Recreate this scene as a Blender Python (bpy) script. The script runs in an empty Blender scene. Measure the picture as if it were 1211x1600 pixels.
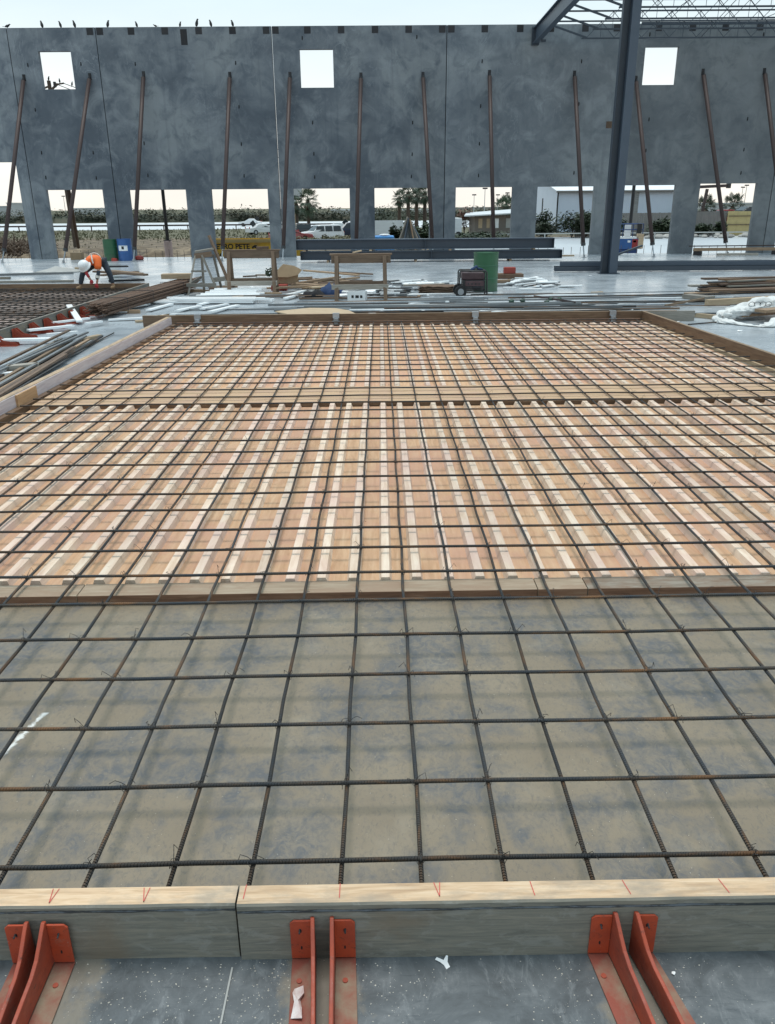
import bpy, bmesh, math, random
from mathutils import Vector, Matrix, noise as mnoise
R_ = math.radians
rnd = random.Random(7)
sc = bpy.context.scene

# ---------------------------------------------------------------- camera
CAMH = 2.36
PITCH, ROLL, YAW = R_(21.09424), R_(-0.46584), R_(0.33275)
FPX, IW, IH = 1237.74, 1211.0, 1600.0
_cp, _sp, _cy, _sy, _cr, _sr = math.cos(PITCH), math.sin(PITCH), math.cos(YAW), math.sin(YAW), math.cos(ROLL), math.sin(ROLL)
CF = Vector((_sy*_cp, _cy*_cp, -_sp)); _R0 = Vector((_cy, -_sy, 0)); _U0 = _R0.cross(CF)
CR = _R0*_cr + _U0*_sr; CU = _U0*_cr - _R0*_sr
CC = Vector((0, 0, CAMH))
cam = bpy.data.cameras.new('camera'); camo = bpy.data.objects.new('camera', cam); sc.collection.objects.link(camo)
cam.sensor_fit = 'VERTICAL'; cam.sensor_height = 24.0; cam.sensor_width = 36.0
cam.lens = 24.0*FPX/IH; cam.clip_start = 0.05; cam.clip_end = 4000
m = Matrix((CR, CU, -CF)).transposed().to_4x4(); m.translation = CC
camo.matrix_world = m
sc.camera = camo

# ---------------------------------------------------------------- world, sun, exposure
SUN_EL, SUN_AZ = 80.0, 20.0          # azimuth from +Y towards -X
world = bpy.data.worlds.new('World'); sc.world = world; world.use_nodes = True
nt = world.node_tree; nt.nodes.clear()
def wn(t, **k):
    n = nt.nodes.new(t)
    for a, b in k.items(): setattr(n, a, b)
    return n
wo = wn('ShaderNodeOutputWorld'); bg = wn('ShaderNodeBackground')
sky = wn('ShaderNodeTexSky', sky_type='NISHITA', sun_disc=False, sun_elevation=R_(SUN_EL), sun_rotation=R_(-SUN_AZ), air_density=1.0, dust_density=3.0, ozone_density=1.5)
tc = wn('ShaderNodeTexCoord'); mp = wn('ShaderNodeMapping'); mp.inputs['Scale'].default_value = (1, 1, 3.0)
cn = wn('ShaderNodeTexNoise'); cn.inputs['Scale'].default_value = 2.2; cn.inputs['Detail'].default_value = 6; cn.inputs['Roughness'].default_value = .55
cr_ = wn('ShaderNodeValToRGB'); cr_.color_ramp.elements[0].position = .3; cr_.color_ramp.elements[1].position = .62
cr_.color_ramp.elements[0].color = (.80, .80, .80, 1); cr_.color_ramp.elements[1].color = (.98, .98, .98, 1)
# cloud deck: warm near the horizon, cool white above (colours divided by the background strength)
sx = wn('ShaderNodeSeparateXYZ'); hr = wn('ShaderNodeValToRGB')
hr.color_ramp.elements[0].position = 0.0; hr.color_ramp.elements[0].color = (1.0, .95, .86, 1)
hr.color_ramp.elements[1].position = .26; hr.color_ramp.elements[1].color = (.56, .75, .84, 1)
e = hr.color_ramp.elements.new(.07); e.color = (1.0, 1.0, .96, 1)
vm = wn('ShaderNodeVectorMath', operation='SCALE'); vm.inputs['Scale'].default_value = 9.6
mx = wn('ShaderNodeMix', data_type='RGBA')
L = nt.links.new
L(tc.outputs['Generated'], mp.inputs['Vector']); L(mp.outputs['Vector'], cn.inputs['Vector']); L(cn.outputs['Fac'], cr_.inputs['Fac'])
L(tc.outputs['Generated'], sx.inputs[0]); L(sx.outputs['Z'], hr.inputs['Fac']); L(hr.outputs['Color'], vm.inputs[0])
L(cr_.outputs['Color'], mx.inputs['Factor']); L(sky.outputs['Color'], mx.inputs[6]); L(vm.outputs['Vector'], mx.inputs[7])
L(mx.outputs[2], bg.inputs['Color']); bg.inputs['Strength'].default_value = 0.10
L(bg.outputs[0], wo.inputs['Surface'])
sun = bpy.data.lights.new('sun', 'SUN'); sun.energy = 1.7; sun.angle = R_(26); sun.color = (1, .95, .88)
suno = bpy.data.objects.new('sun', sun); sc.collection.objects.link(suno)
_d = Vector((-math.sin(R_(SUN_AZ))*math.cos(R_(SUN_EL)), math.cos(R_(SUN_AZ))*math.cos(R_(SUN_EL)), math.sin(R_(SUN_EL))))
suno.rotation_euler = _d.to_track_quat('Z', 'Y').to_euler()
sc.view_settings.view_transform = 'Standard'; sc.view_settings.look = 'None'; sc.view_settings.gamma = 1
sc.view_settings.exposure = 0.30
sc.render.resolution_x = 775; sc.render.resolution_y = 1024

# ---------------------------------------------------------------- placing helpers (photo measurement -> metres)
def ray(x, y): return (CF*FPX + CR*(x-IW/2) - CU*(y-IH/2)).normalized()
def P(x, y, z=0.0):
    d = ray(x, y); return CC + d*((z-CAMH)/d.z)
def Q(x, y, Y):
    d = ray(x, y); return CC + d*(Y/d.y)

# ---------------------------------------------------------------- materials
MATS = {}
class NT:
    def __init__(s, name):
        s.m = bpy.data.materials.new(name); s.m.use_nodes = True; s.t = s.m.node_tree; s.t.nodes.clear()
        s.o = s.n('ShaderNodeOutputMaterial'); s.b = s.n('ShaderNodeBsdfPrincipled'); s.l(s.b.outputs[0], s.o.inputs[0])
        MATS[name] = s.m
    def n(s, t, **k):
        x = s.t.nodes.new(t)
        for a, b in k.items(): setattr(x, a, b)
        return x
    def l(s, a, b): s.t.links.new(a, b)
    def coord(s, kind='Object', scale=(1, 1, 1)):
        mp = s.n('ShaderNodeMapping'); mp.inputs['Scale'].default_value = scale
        if kind == 'World': s.l(s.n('ShaderNodeNewGeometry').outputs['Position'], mp.inputs[0])
        else: s.l(s.n('ShaderNodeTexCoord').outputs[kind], mp.inputs[0])
        return mp.outputs[0]
    def noise(s, v, scale, detail=4, rough=.55, dist=0.0):
        x = s.n('ShaderNodeTexNoise'); x.inputs['Scale'].default_value = scale; x.inputs['Detail'].default_value = detail
        x.inputs['Roughness'].default_value = rough; x.inputs['Distortion'].default_value = dist
        s.l(v, x.inputs['Vector']); return x.outputs['Fac']
    def ramp(s, f, stops):
        x = s.n('ShaderNodeValToRGB'); els = x.color_ramp.elements
        while len(els) > 1: els.remove(els[-1])
        for i, (p, c) in enumerate(stops):
            el = els[0] if i == 0 else els.new(p)
            el.position = p; el.color = (*c, 1) if not isinstance(c, (int, float)) else (c, c, c, 1)
        s.l(f, x.inputs[0]); return x.outputs[0]
    def mix(s, f, a, b, mode='MIX'):
        x = s.n('ShaderNodeMix', data_type='RGBA', blend_type=mode)
        for i, v in ((0, f), (6, a), (7, b)):
            if isinstance(v, (int, float)): x.inputs[i].default_value = v if i == 0 else (v, v, v, 1)
            elif isinstance(v, tuple): x.inputs[i].default_value = (*v, 1)
            else: s.l(v, x.inputs[i])
        return x.outputs[2]
    def math(s, op, a, b=None, clamp=False):
        x = s.n('ShaderNodeMath', operation=op, use_clamp=clamp)
        for i, v in ((0, a), (1, b)):
            if v is None: continue
            if isinstance(v, (int, float)): x.inputs[i].default_value = v
            else: s.l(v, x.inputs[i])
        return x.outputs[0]
    def rand(s, lo, hi):
        x = s.n('ShaderNodeMapRange'); x.inputs['To Min'].default_value = lo; x.inputs['To Max'].default_value = hi
        s.l(s.n('ShaderNodeObjectInfo').outputs['Random'], x.inputs[0]); return x.outputs[0]
    def bump(s, h, st, dist=.01):
        x = s.n('ShaderNodeBump'); x.inputs['Strength'].default_value = st; x.inputs['Distance'].default_value = dist
        s.l(h, x.inputs['Height']); s.l(x.outputs[0], s.b.inputs['Normal'])
    def col(s, c): s.l(c, s.b.inputs['Base Color'])
    def rough(s, r):
        if isinstance(r, (int, float)): s.b.inputs['Roughness'].default_value = r
        else: s.l(r, s.b.inputs['Roughness'])

def simple(name, c1, c2=None, scale=6, rough=.6, bump=.15, metal=0.0, vary=.25, stretch=(1, 1, 1), dirt=None):
    t = NT(name); c2 = c2 or tuple(x*.7 for x in c1)
    v = t.coord('Object', stretch)
    f = t.noise(v, scale, 5, .6)
    c = t.mix(t.ramp(f, [(.3, 0.0), (.7, 1.0)]), c1, c2)
    if dirt: c = t.mix(t.ramp(t.noise(v, scale*.45, 6, .65), [(.5, 0.0), (.66, 1.0)]), c, dirt)
    if vary:
        h = t.n('ShaderNodeHueSaturation'); t.l(t.rand(1-vary, 1+vary), h.inputs['Value']); t.l(c, h.inputs['Color']); c = h.outputs[0]
    t.col(c); t.rough(rough); t.b.inputs['Metallic'].default_value = metal
    if bump: t.bump(t.noise(v, scale*6, 3), bump, .004)
    return t.m
def wood(name, c1, c2, c3=None, rough=.7, vary=.2, grain=1.0, stain=None):
    t = NT(name)
    v = t.coord('Object', (1.2*grain, 14*grain, 14*grain)); rv = t.n('ShaderNodeVectorMath', operation='ADD')
    t.l(v, rv.inputs[0])
    k = t.n('ShaderNodeCombineXYZ'); t.l(t.rand(0, 40), k.inputs[0]); t.l(t.rand(0, 25), k.inputs[1]); t.l(k.outputs[0], rv.inputs[1])
    g = t.noise(rv.outputs[0], 2.2, 6, .6, .6)
    c = t.ramp(g, [(.28, c2), (.5, c1), (.72, c3 or tuple(x*1.12 for x in c1))])
    v2 = t.coord('Object', (1, 2.5, 2.5))
    if stain: c = t.mix(t.ramp(t.noise(v2, 3.0, 6, .65), [(.46, 0.0), (.62, .85)]), c, stain)
    if vary:
        h = t.n('ShaderNodeHueSaturation'); t.l(t.rand(1-vary, 1+vary), h.inputs['Value']); t.l(c, h.inputs['Color']); c = h.outputs[0]
    t.col(c); t.rough(rough); t.bump(g, .25, .004)
    return t.m

# tilt-up wall concrete
t = NT('wall_concrete'); v = t.coord('World')
big = t.noise(v, .32, 5, .6, .5); mid = t.noise(v, 1.4, 8, .62, .9)
c = t.ramp(big, [(.36, (.090, .106, .128)), (.5, (.142, .160, .182)), (.62, (.22, .238, .252))])
c = t.mix(t.ramp(mid, [(.30, .8), (.52, 0.0)]), c, (.072, .090, .114))
c = t.mix(t.ramp(t.noise(v, .8, 7, .62, .8), [(.50, 0.0), (.66, .65)]), c, (.25, .27, .29))
gate = t.ramp(t.noise(v, .5, 3, .5), [(.48, 0.0), (.62, 1.0)])
w1 = t.ramp(t.noise(t.coord('World', (1.0, 1, .45)), .8, 6, .6, 2.0), [(.488, 0.0), (.5, .6), (.512, 0.0)])
c = t.mix(t.math('MULTIPLY', t.math('MULTIPLY', gate, w1), .6), c, (.34, .37, .40))
w2 = t.ramp(t.noise(t.coord('World', (1, 1, 1)), 2.2, 9, .72, 1.0), [(.60, 0.0), (.74, .5)])
c = t.mix(w2, c, (.25, .28, .31))
vs = t.noise(t.coord('World', (3.2, 1, .10)), 1.6, 6, .6)
c = t.mix(t.ramp(vs, [(.55, 0.0), (.75, .45)]), c, (.085, .10, .122))
sp = t.n('ShaderNodeSeparateXYZ'); t.l(v, sp.inputs[0])
warm = t.ramp(t.math('ADD', t.math('MULTIPLY', sp.outputs['X'], .02), .5), [(.5, 0.0), (.72, .45)])
c = t.mix(warm, c, t.mix(mid, (.10, .112, .118), (.235, .245, .245)))
h = t.n('ShaderNodeHueSaturation'); t.l(t.rand(.88, 1.14), h.inputs['Value']); t.l(c, h.inputs['Color']); c = h.outputs[0]
t.col(c); t.rough(.8); t.bump(t.noise(v, 22, 5), .2, .01)
# slab concrete
t = NT('slab_concrete'); v = t.coord('World')
a = t.noise(v, .55, 7, .62, .5); b = t.noise(v, 5.5, 8, .68, .6)
c = t.ramp(a, [(.3, (.32, .355, .385)), (.52, (.40, .435, .465)), (.72, (.48, .51, .53))])
c = t.mix(t.ramp(b, [(.34, .5), (.52, 0.0)]), c, (.20, .235, .27))
c = t.mix(t.ramp(t.noise(t.coord('World', (.25, 1.2, 1)), 1.3, 7, .65, .6), [(.52, 0.0), (.72, .6)]), c, (.20, .235, .27))
# strip in front of the near form board is coloured darker than the slab beyond
sp = t.n('ShaderNodeSeparateXYZ'); t.l(v, sp.inputs[0])
oil = t.ramp(b, [(.32, (.058, .066, .072)), (.5, (.10, .113, .122)), (.68, (.17, .182, .19))])
oil = t.mix(t.ramp(t.noise(t.coord('World', (1.5, .6, 1)), 11, 9, .75, .8), [(.54, 0.0), (.72, .7)]), oil, (.25, .265, .275))
oil = t.mix(t.ramp(t.noise(t.coord('World', (.5, 4, 1)), 14, 8, .75, .8), [(.56, 0.0), (.66, .5)]), oil, (.045, .055, .065))
near_mask = t.ramp(t.math('ADD', t.math('MULTIPLY', sp.outputs['Y'], -.5), 2.0), [(.45, 0.0), (.75, 1.0)])
c = t.mix(near_mask, c, oil)
# dust tracked round the brackets in front of the near form board
sp = t.n('ShaderNodeSeparateXYZ'); t.l(v, sp.inputs[0])
def near(x0, w):
    dx = t.math('ABSOLUTE', t.math('SUBTRACT', sp.outputs['X'], x0)); return t.math('SUBTRACT', 1.0, t.math('DIVIDE', dx, w), True)
msk = t.math('MAXIMUM', t.math('MAXIMUM', near(-.22, .20), near(.79, .19)), near(-1.1, .25))
fy = t.math('LESS_THAN', sp.outputs['Y'], 2.0)
dust = t.math('MULTIPLY', fy, t.math('ADD', msk, t.math('MULTIPLY', t.math('SUBTRACT', t.noise(v, 9, 6, .7), .5), 1.5)))
c = t.mix(t.ramp(dust, [(.34, 0.0), (.62, .75)]), c, t.mix(b, (.15, .13, .10), (.27, .235, .18)))
t.col(c); t.rough(t.mix(near_mask, t.ramp(t.noise(v, .9, 6, .6), [(.3, .15), (.7, .34)]), .62)); t.bump(t.noise(v, 30, 4), .10, .003)
# dusty casting bed
t = NT('dusty_bed'); v = t.coord('World')
a = t.noise(v, 1.6, 5, .6, .3); b = t.noise(v, 7, 9, .72, .5); s_ = t.noise(t.coord('World', (1.0, .7, 1)), 26, 6, .75, .3)
base = t.ramp(a, [(.3, (.205, .163, .112)), (.7, (.262, .214, .152))])
f1 = t.noise(t.coord('World', (1, .8, 1)), 24, 9, .78, .6); f2 = t.noise(t.coord('World', (1, .75, 1)), 15, 10, .8, 1.1)
zone = t.math('ADD', t.noise(v, 2.1, 4, .6, .5), t.math('MULTIPLY', t.math('SUBTRACT', b, .5), .45))
zm = t.ramp(zone, [(.44, 0.0), (.60, 1.0)])
mott = t.mix(t.ramp(f2, [(.44, 0.0), (.56, 1.0)]), base, (.088, .094, .104))
mott = t.mix(.38, mott, (.12, .124, .13))
c = t.mix(t.math('MULTIPLY', zm, .92), base, mott)
c = t.mix(t.math('MULTIPLY', t.ramp(f1, [(.53, 0.0), (.62, .55)]), t.ramp(a, [(.40, .2), (.62, 1.0)])), c, (.125, .118, .105))
c = t.mix(t.ramp(t.noise(v, 3.1, 5, .6, .4), [(.56, 0.0), (.72, .40)]), c, (.33, .285, .215))
c = t.mix(t.ramp(t.noise(t.coord('World', (1, .5, 1)), 48, 8, .8, 1.2), [(.52, 0.0), (.64, .6)]), c, (.10, .096, .09))
c = t.mix(t.ramp(t.noise(v, 75, 5, .8), [(.66, 0.0), (.73, .7)]), c, (.50, .43, .33))
sp = t.n('ShaderNodeSeparateXYZ'); t.l(v, sp.inputs[0])
wx = t.math('ADD', t.math('MULTIPLY', sp.outputs['Y'], -.234), sp.outputs['X'])
wl = t.math('SUBTRACT', 1.0, t.math('DIVIDE', t.math('ABSOLUTE', t.math('ADD', wx, 2.49)), .075), True)
wl = t.math('MULTIPLY', t.math('MULTIPLY', wl, t.math('MULTIPLY', t.math('GREATER_THAN', sp.outputs['Y'], 2.95), t.math('LESS_THAN', sp.outputs['Y'], 3.36))), t.noise(v, 9, 5, .8, .4))
c = t.mix(t.ramp(wl, [(.40, 0.0), (.50, .8)]), c, (.80, .80, .77))
t.col(c); t.rough(.55); t.bump(t.math('ADD', t.math('MULTIPLY', s_, .6), b), .35, .004)
# rebar
t = NT('rebar_steel'); v = t.coord('Object')
c = t.ramp(t.noise(t.coord('Object', (1.2, 9, 9)), 3.2, 6, .65), [(.38, (.036, .043, .052)), (.53, (.07, .058, .048)), (.66, (.19, .095, .042))])
h = t.n('ShaderNodeHueSaturation'); t.l(t.rand(.7, 1.35), h.inputs['Value']); t.l(c, h.inputs['Color'])
t.col(h.outputs[0]); t.rough(.55); t.b.inputs['Metallic'].default_value = .25
w = t.n('ShaderNodeTexWave', bands_direction='X'); w.inputs['Scale'].default_value = 27; w.inputs['Distortion'].default_value = 0
kk = t.n('ShaderNodeMapping'); kk.inputs['Rotation'].default_value = (0, 0, R_(14)); t.l(v, kk.inputs[0]); t.l(kk.outputs[0], w.inputs['Vector'])
t.bump(w.outputs['Fac'], 1.0, .006)
# formliner boards
def liner(name, lo, mid, hi, stain):
    t = NT(name); v = t.coord('World')
    g = t.noise(t.coord('World', (14, 1.6, 14)), 1.6, 6, .6, .5)
    c = t.ramp(g, [(.3, lo), (.5, mid), (.7, hi)])
    c = t.mix(t.ramp(t.noise(v, 1.1, 6, .65, .5), [(.45, 0.0), (.62, .75)]), c, stain)
    c = t.mix(t.ramp(t.noise(v, 9, 6, .7, .3), [(.62, 0.0), (.72, .45)]), c, tuple(x*.62 for x in lo))
    h = t.n('ShaderNodeHueSaturation'); t.l(t.rand(.88, 1.12), h.inputs['Value']); t.l(c, h.inputs['Color'])
    t.col(h.outputs[0]); t.rough(.6); t.bump(g, .2, .004)
liner('liner_plywood', (.45, .255, .135), (.555, .34, .195), (.63, .42, .255), (.53, .295, .20))
liner('liner_strip', (.53, .375, .26), (.68, .525, .40), (.76, .635, .505), (.63, .44, .37))
wood('fresh_pine', (.58, .405, .255), (.41, .265, .155), (.69, .525, .365), stain=(.33, .265, .20), grain=1.9)
wood('weathered_board', (.155, .15, .135), (.10, .098, .092), (.21, .20, .175), stain=(.20, .165, .12))
t = NT('near_board_face'); v = t.coord('Object'); 
g1 = t.noise(t.coord('Object', (1.1, 1, 16)), 3.5, 8, .68, .9); g2 = t.noise(t.coord('Object', (1, 1, 2.2)), 9, 8, .7, .8)
c = t.ramp(g1, [(.30, (.125, .118, .10)), (.47, (.19, .18, .15)), (.62, (.245, .222, .178)), (.75, (.30, .26, .20))])
c = t.mix(t.ramp(g2, [(.53, 0.0), (.62, .55)]), c, (.28, .27, .24))
c = t.mix(t.ramp(t.noise(t.coord('Object', (.8, 1, 1)), 3.2, 5, .6, .3), [(.56, 0.0), (.70, .55)]), c, (.20, .145, .095))
sp = t.n('ShaderNodeSeparateXYZ'); t.l(v, sp.inputs[0])
edge = t.math('SUBTRACT', 1.0, t.math('DIVIDE', t.math('ABSOLUTE', t.math('SUBTRACT', sp.outputs['Z'], .212)), .016), True)
edge = t.math('MULTIPLY', edge, t.noise(t.coord('Object', (1.2, 1, 9)), 5, 7, .72, .5))
c = t.mix(t.ramp(edge, [(.27, 0.0), (.36, .9)]), c, (.022, .027, .034))
c = t.mix(t.ramp(t.math('MULTIPLY', edge, t.noise(t.coord('Object', (1.2, 1, 5)), 7, 5, .7)), [(.19, 0.0), (.27, .8)]), c, (.17, .195, .22))
t.col(c); t.rough(.75); t.bump(g1, .35, .004)
wood('dark_board', (.15, .088, .05), (.09, .05, .03), (.215, .14, .085), rough=.5)
wood('purple_board', (.50, .44, .45), (.40, .34, .36), (.56, .52, .53))
wood('plain_plywood', (.42, .25, .13), (.33, .19, .095), (.48, .31, .17))
wood('lumber', (.30, .20, .125), (.20, .13, .08), (.36, .26, .17), vary=.35)
wood('grey_lumber', (.26, .235, .20), (.17, .155, .135), (.34, .31, .27), vary=.3)
wood('sawhorse_wood', (.165, .108, .07), (.10, .066, .044), (.22, .15, .10), vary=.22)
wood('cross_wood', (.33, .25, .175), (.25, .18, .12), (.40, .32, .235), stain=(.29, .195, .13), vary=.08)
wood('peach_plank', (.54, .36, .215), (.42, .265, .15), (.62, .44, .28), stain=(.50, .32, .22), vary=.06)
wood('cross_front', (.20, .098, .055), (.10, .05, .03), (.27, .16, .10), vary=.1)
wood('cross_grey', (.25, .21, .165), (.16, .125, .09), (.33, .29, .24), stain=(.19, .115, .07), vary=.08)
wood('plank_top', (.46, .34, .22), (.36, .25, .15), (.53, .42, .29))
def oxide(name, c1, c2):
    t = NT(name); v = t.coord('World')
    c = t.mix(t.ramp(t.noise(v, 9, 6, .65), [(.35, 0.0), (.65, 1.0)]), c1, c2)
    c = t.mix(t.ramp(t.noise(t.coord('World', (1, .4, 1.6)), 38, 7, .75, .5), [(.58, 0.0), (.66, .8)]), c, (.075, .032, .022))
    c = t.mix(t.ramp(t.noise(v, 17, 8, .75, .6), [(.60, 0.0), (.72, .6)]), c, (.26, .17, .125))
    c = t.mix(t.ramp(t.noise(v, 120, 3, .6), [(.70, 0.0), (.74, .6)]), c, (.42, .38, .32))
    t.col(c); t.rough(t.ramp(t.noise(v, 20, 5, .6), [(.3, .4), (.7, .75)])); t.bump(t.noise(v, 60, 5, .7), .35, .002)
oxide('red_oxide', (.37, .064, .028), (.25, .048, .028))
simple('dusty_oxide', (.27, .065, .04), (.20, .06, .042), 7, .7, .3, vary=.1, dirt=(.25, .19, .13))
oxide('bright_oxide', (.48, .068, .022), (.35, .052, .022))
simple('dark_hole', (.012, .012, .014), None, 3, .8, 0, vary=0)
simple('embed_steel', (.020, .021, .027), (.032, .029, .029), 4, .8, .1)
simple('bundle_rust', (.17, .10, .065), (.10, .062, .045), 5, .7, .3, stretch=(.4, 3, 3), vary=.4)
simple('rusty_pipe', (.068, .040, .036), (.045, .032, .031), 5, .6, .2, stretch=(.4, 3, 3), vary=.15)
simple('steel_paint', (.052, .072, .10), (.062, .082, .112), 3, .45, .05, vary=.05)
simple('steel_paint_dark', (.03, .042, .058), (.04, .052, .07), 3, .45, .05, vary=.05)
simple('galvanised', (.42, .44, .46), (.32, .34, .36), 14, .4, .05, metal=.6)
simple('grey_pipe', (.20, .21, .215), (.12, .125, .13), 3, .4, .05, metal=.4, stretch=(.3, 2, 2), vary=.5)
simple('white_plastic', (.90, .91, .91), (.84, .85, .86), 4, .35, .05, vary=.08)
simple('white_tarp', (.74, .75, .74), (.62, .63, .62), 6, .6, .2, vary=.04)
simple('fitting_green', (.02, .06, .04), (.015, .045, .03), 5, .5, .1)
simple('green_paint', (.026, .115, .05), (.02, .092, .042), 3, .4, .05, vary=.12, dirt=(.05, .10, .06))
simple('blue_paint', (.03, .115, .32), (.025, .09, .26), 3, .4, .05, vary=.1)
simple('deep_blue_paint', (.012, .05, .17), (.01, .035, .12), 3, .45, .05, vary=.1)
simple('bright_blue', (.09, .34, .75), (.07, .28, .65), 3, .5, .1)
simple('yellow_paint', (.62, .40, .03), (.52, .33, .03), 2.5, .5, .05, vary=.05, dirt=(.40, .25, .06))
simple('yellow_panel', (.46, .365, .165), (.38, .30, .14), 2, .7, .1, vary=.08)
simple('black_plastic', (.018, .018, .02), (.03, .03, .03), 6, .45, .1)
simple('maroon_metal', (.055, .025, .03), (.09, .05, .055), 5, .4, .1)
simple('rubber', (.02, .02, .02), None, 9, .8, .2)
simple('cardboard', (.36, .25, .15), (.29, .20, .12), 5, .8, .1)
simple('red_plastic', (.42, .05, .03), (.30, .04, .03), 5, .5, .1)
simple('brown_reel', (.16, .10, .065), (.10, .065, .045), 8, .8, .3)
simple('mauve_batten', (.40, .31, .27), (.30, .23, .20), 3, .7, .2, vary=.2)
simple('hi_vis_orange', (.85, .16, .025), (.72, .12, .02), 9, .7, .3, vary=0)
simple('reflective_tape', (.75, .72, .66), (.62, .60, .56), 9, .4, .05, vary=0)
simple('helmet_white', (.80, .81, .82), (.76, .77, .78), 3, .3, 0, vary=0)
simple('denim', (.030, .042, .060), (.045, .058, .078), 12, .85, .3, vary=0)
simple('skin', (.42, .24, .16), (.38, .21, .14), 8, .5, .05, vary=0)
simple('red_glove', (.45, .03, .035), (.32, .02, .03), 9, .6, .2, vary=0)
simple('tan_boot', (.32, .20, .11), (.24, .15, .08), 8, .7, .2, vary=0)
simple('bird_black', (.012, .012, .014), None, 9, .6, 0, vary=.2)
simple('cloth_black', (.014, .014, .017), None, 8, .9, .4, vary=.1)
simple('cloth_blue', (.03, .06, .14), (.02, .04, .10), 8, .9, .4, vary=.1)
simple('grey_tarp', (.085, .10, .105), (.05, .06, .065), 3, .6, .3, vary=.1, dirt=(.15, .13, .10))
simple('concrete_pale', (.42, .42, .40), (.34, .34, .33), 3, .8, .2, vary=.1)
simple('pink_form', (.46, .36, .35), (.38, .30, .29), 3, .8, .2)
simple('bark', (.10, .07, .05), (.06, .045, .035), 8, .9, .5, stretch=(3, 3, .6))
simple('palm_leaf', (.045, .075, .035), (.03, .05, .025), 2, .55, 0, vary=.3)
simple('hedge_leaf', (.042, .052, .030), (.026, .034, .020), .35, .7, 0, vary=.2, dirt=(.07, .062, .038))
simple('bush_leaf', (.036, .055, .025), (.022, .036, .016), .8, .65, 0, vary=.3)
simple('dry_leaf', (.17, .07, .045), (.11, .05, .035), .8, .7, 0)
simple('twig', (.085, .06, .045), (.13, .095, .07), 2, .9, 0)
simple('dry_grass_blade', (.15, .135, .075), (.085, .09, .045), .25, .8, 0)
simple('stone_rock', (.42, .40, .37), (.30, .29, .27), 2, .85, .4, vary=.3)
simple('light_siding', (.62, .68, .78), (.58, .64, .74), .8, .5, 0, vary=0)
simple('grey_fence', (.20, .185, .17), (.145, .135, .13), 1.2, .8, .2, stretch=(4, 4, .6))
simple('white_fence', (.55, .57, .58), (.46, .48, .49), .8, .7, .1, stretch=(.6, 1, 4))
simple('roof_white', (.68, .70, .72), (.60, .62, .64), .8, .5, 0)
simple('far_wall', (.50, .51, .52), (.44, .45, .46), .1, .8, 0, vary=.1)
simple('bridge_concrete', (.40, .37, .34), (.34, .32, .30), .1, .8, 0)
simple('car_white', (.72, .73, .74), (.68, .69, .70), 1, .25, 0, vary=.05)
simple('car_red', (.35, .08, .08), None, 1, .3, 0, vary=.05)
simple('car_navy', (.02, .028, .055), None, 1, .25, 0, vary=.1)
simple('car_dark', (.025, .025, .028), None, 1, .25, 0, vary=.1)
simple('car_glass', (.02, .028, .032), None, 1, .1, 0, vary=0)
simple('truck_red', (.36, .03, .03), None, 1, .4, 0, vary=0)
simple('tail_lamp', (.5, .02, .02), None, 1, .3, 0, vary=0)
simple('house_wall', (.26, .22, .19), (.20, .17, .15), .5, .8, 0)
simple('pole_black', (.012, .012, .014), None, 1, .5, 0, vary=0)
simple('print_black', (.02, .02, .02), None, 4, .6, 0, vary=0)
simple('chalk_red', (.62, .11, .09), None, 40, .8, 0, vary=0)
simple('grit', (.66, .62, .55), (.50, .44, .36), 3, .8, 0, vary=0)
simple('road_pale', (.62, .64, .66), (.52, .54, .56), .05, .5, 0, vary=0)
simple('apron_pale', (.52, .55, .58), (.44, .47, .50), .12, .35, 0, vary=0)
simple('wrapper', (.72, .66, .64), (.52, .40, .38), 30, .35, .3, vary=0)
t = NT('outside_ground'); v = t.coord('World')
sp = t.n('ShaderNodeSeparateXYZ'); t.l(v, sp.inputs[0])
a = t.noise(v, .16, 6, .6); b = t.noise(v, .9, 7, .65)
dirt = t.ramp(b, [(.36, (.055, .040, .026)), (.5, (.135, .098, .062)), (.64, (.25, .19, .125))])
gr = t.ramp(b, [(.3, (.065, .065, .038)), (.7, (.15, .135, .075))])
f = t.math('ADD', t.math('MULTIPLY', t.math('SUBTRACT', sp.outputs['Y'], 104.0), .02), t.math('MULTIPLY', a, .9))
t.col(t.mix(t.ramp(f, [(.35, 0.0), (.65, 1.0)]), dirt, gr)); t.rough(.9); t.bump(b, .5, .1)

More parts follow.
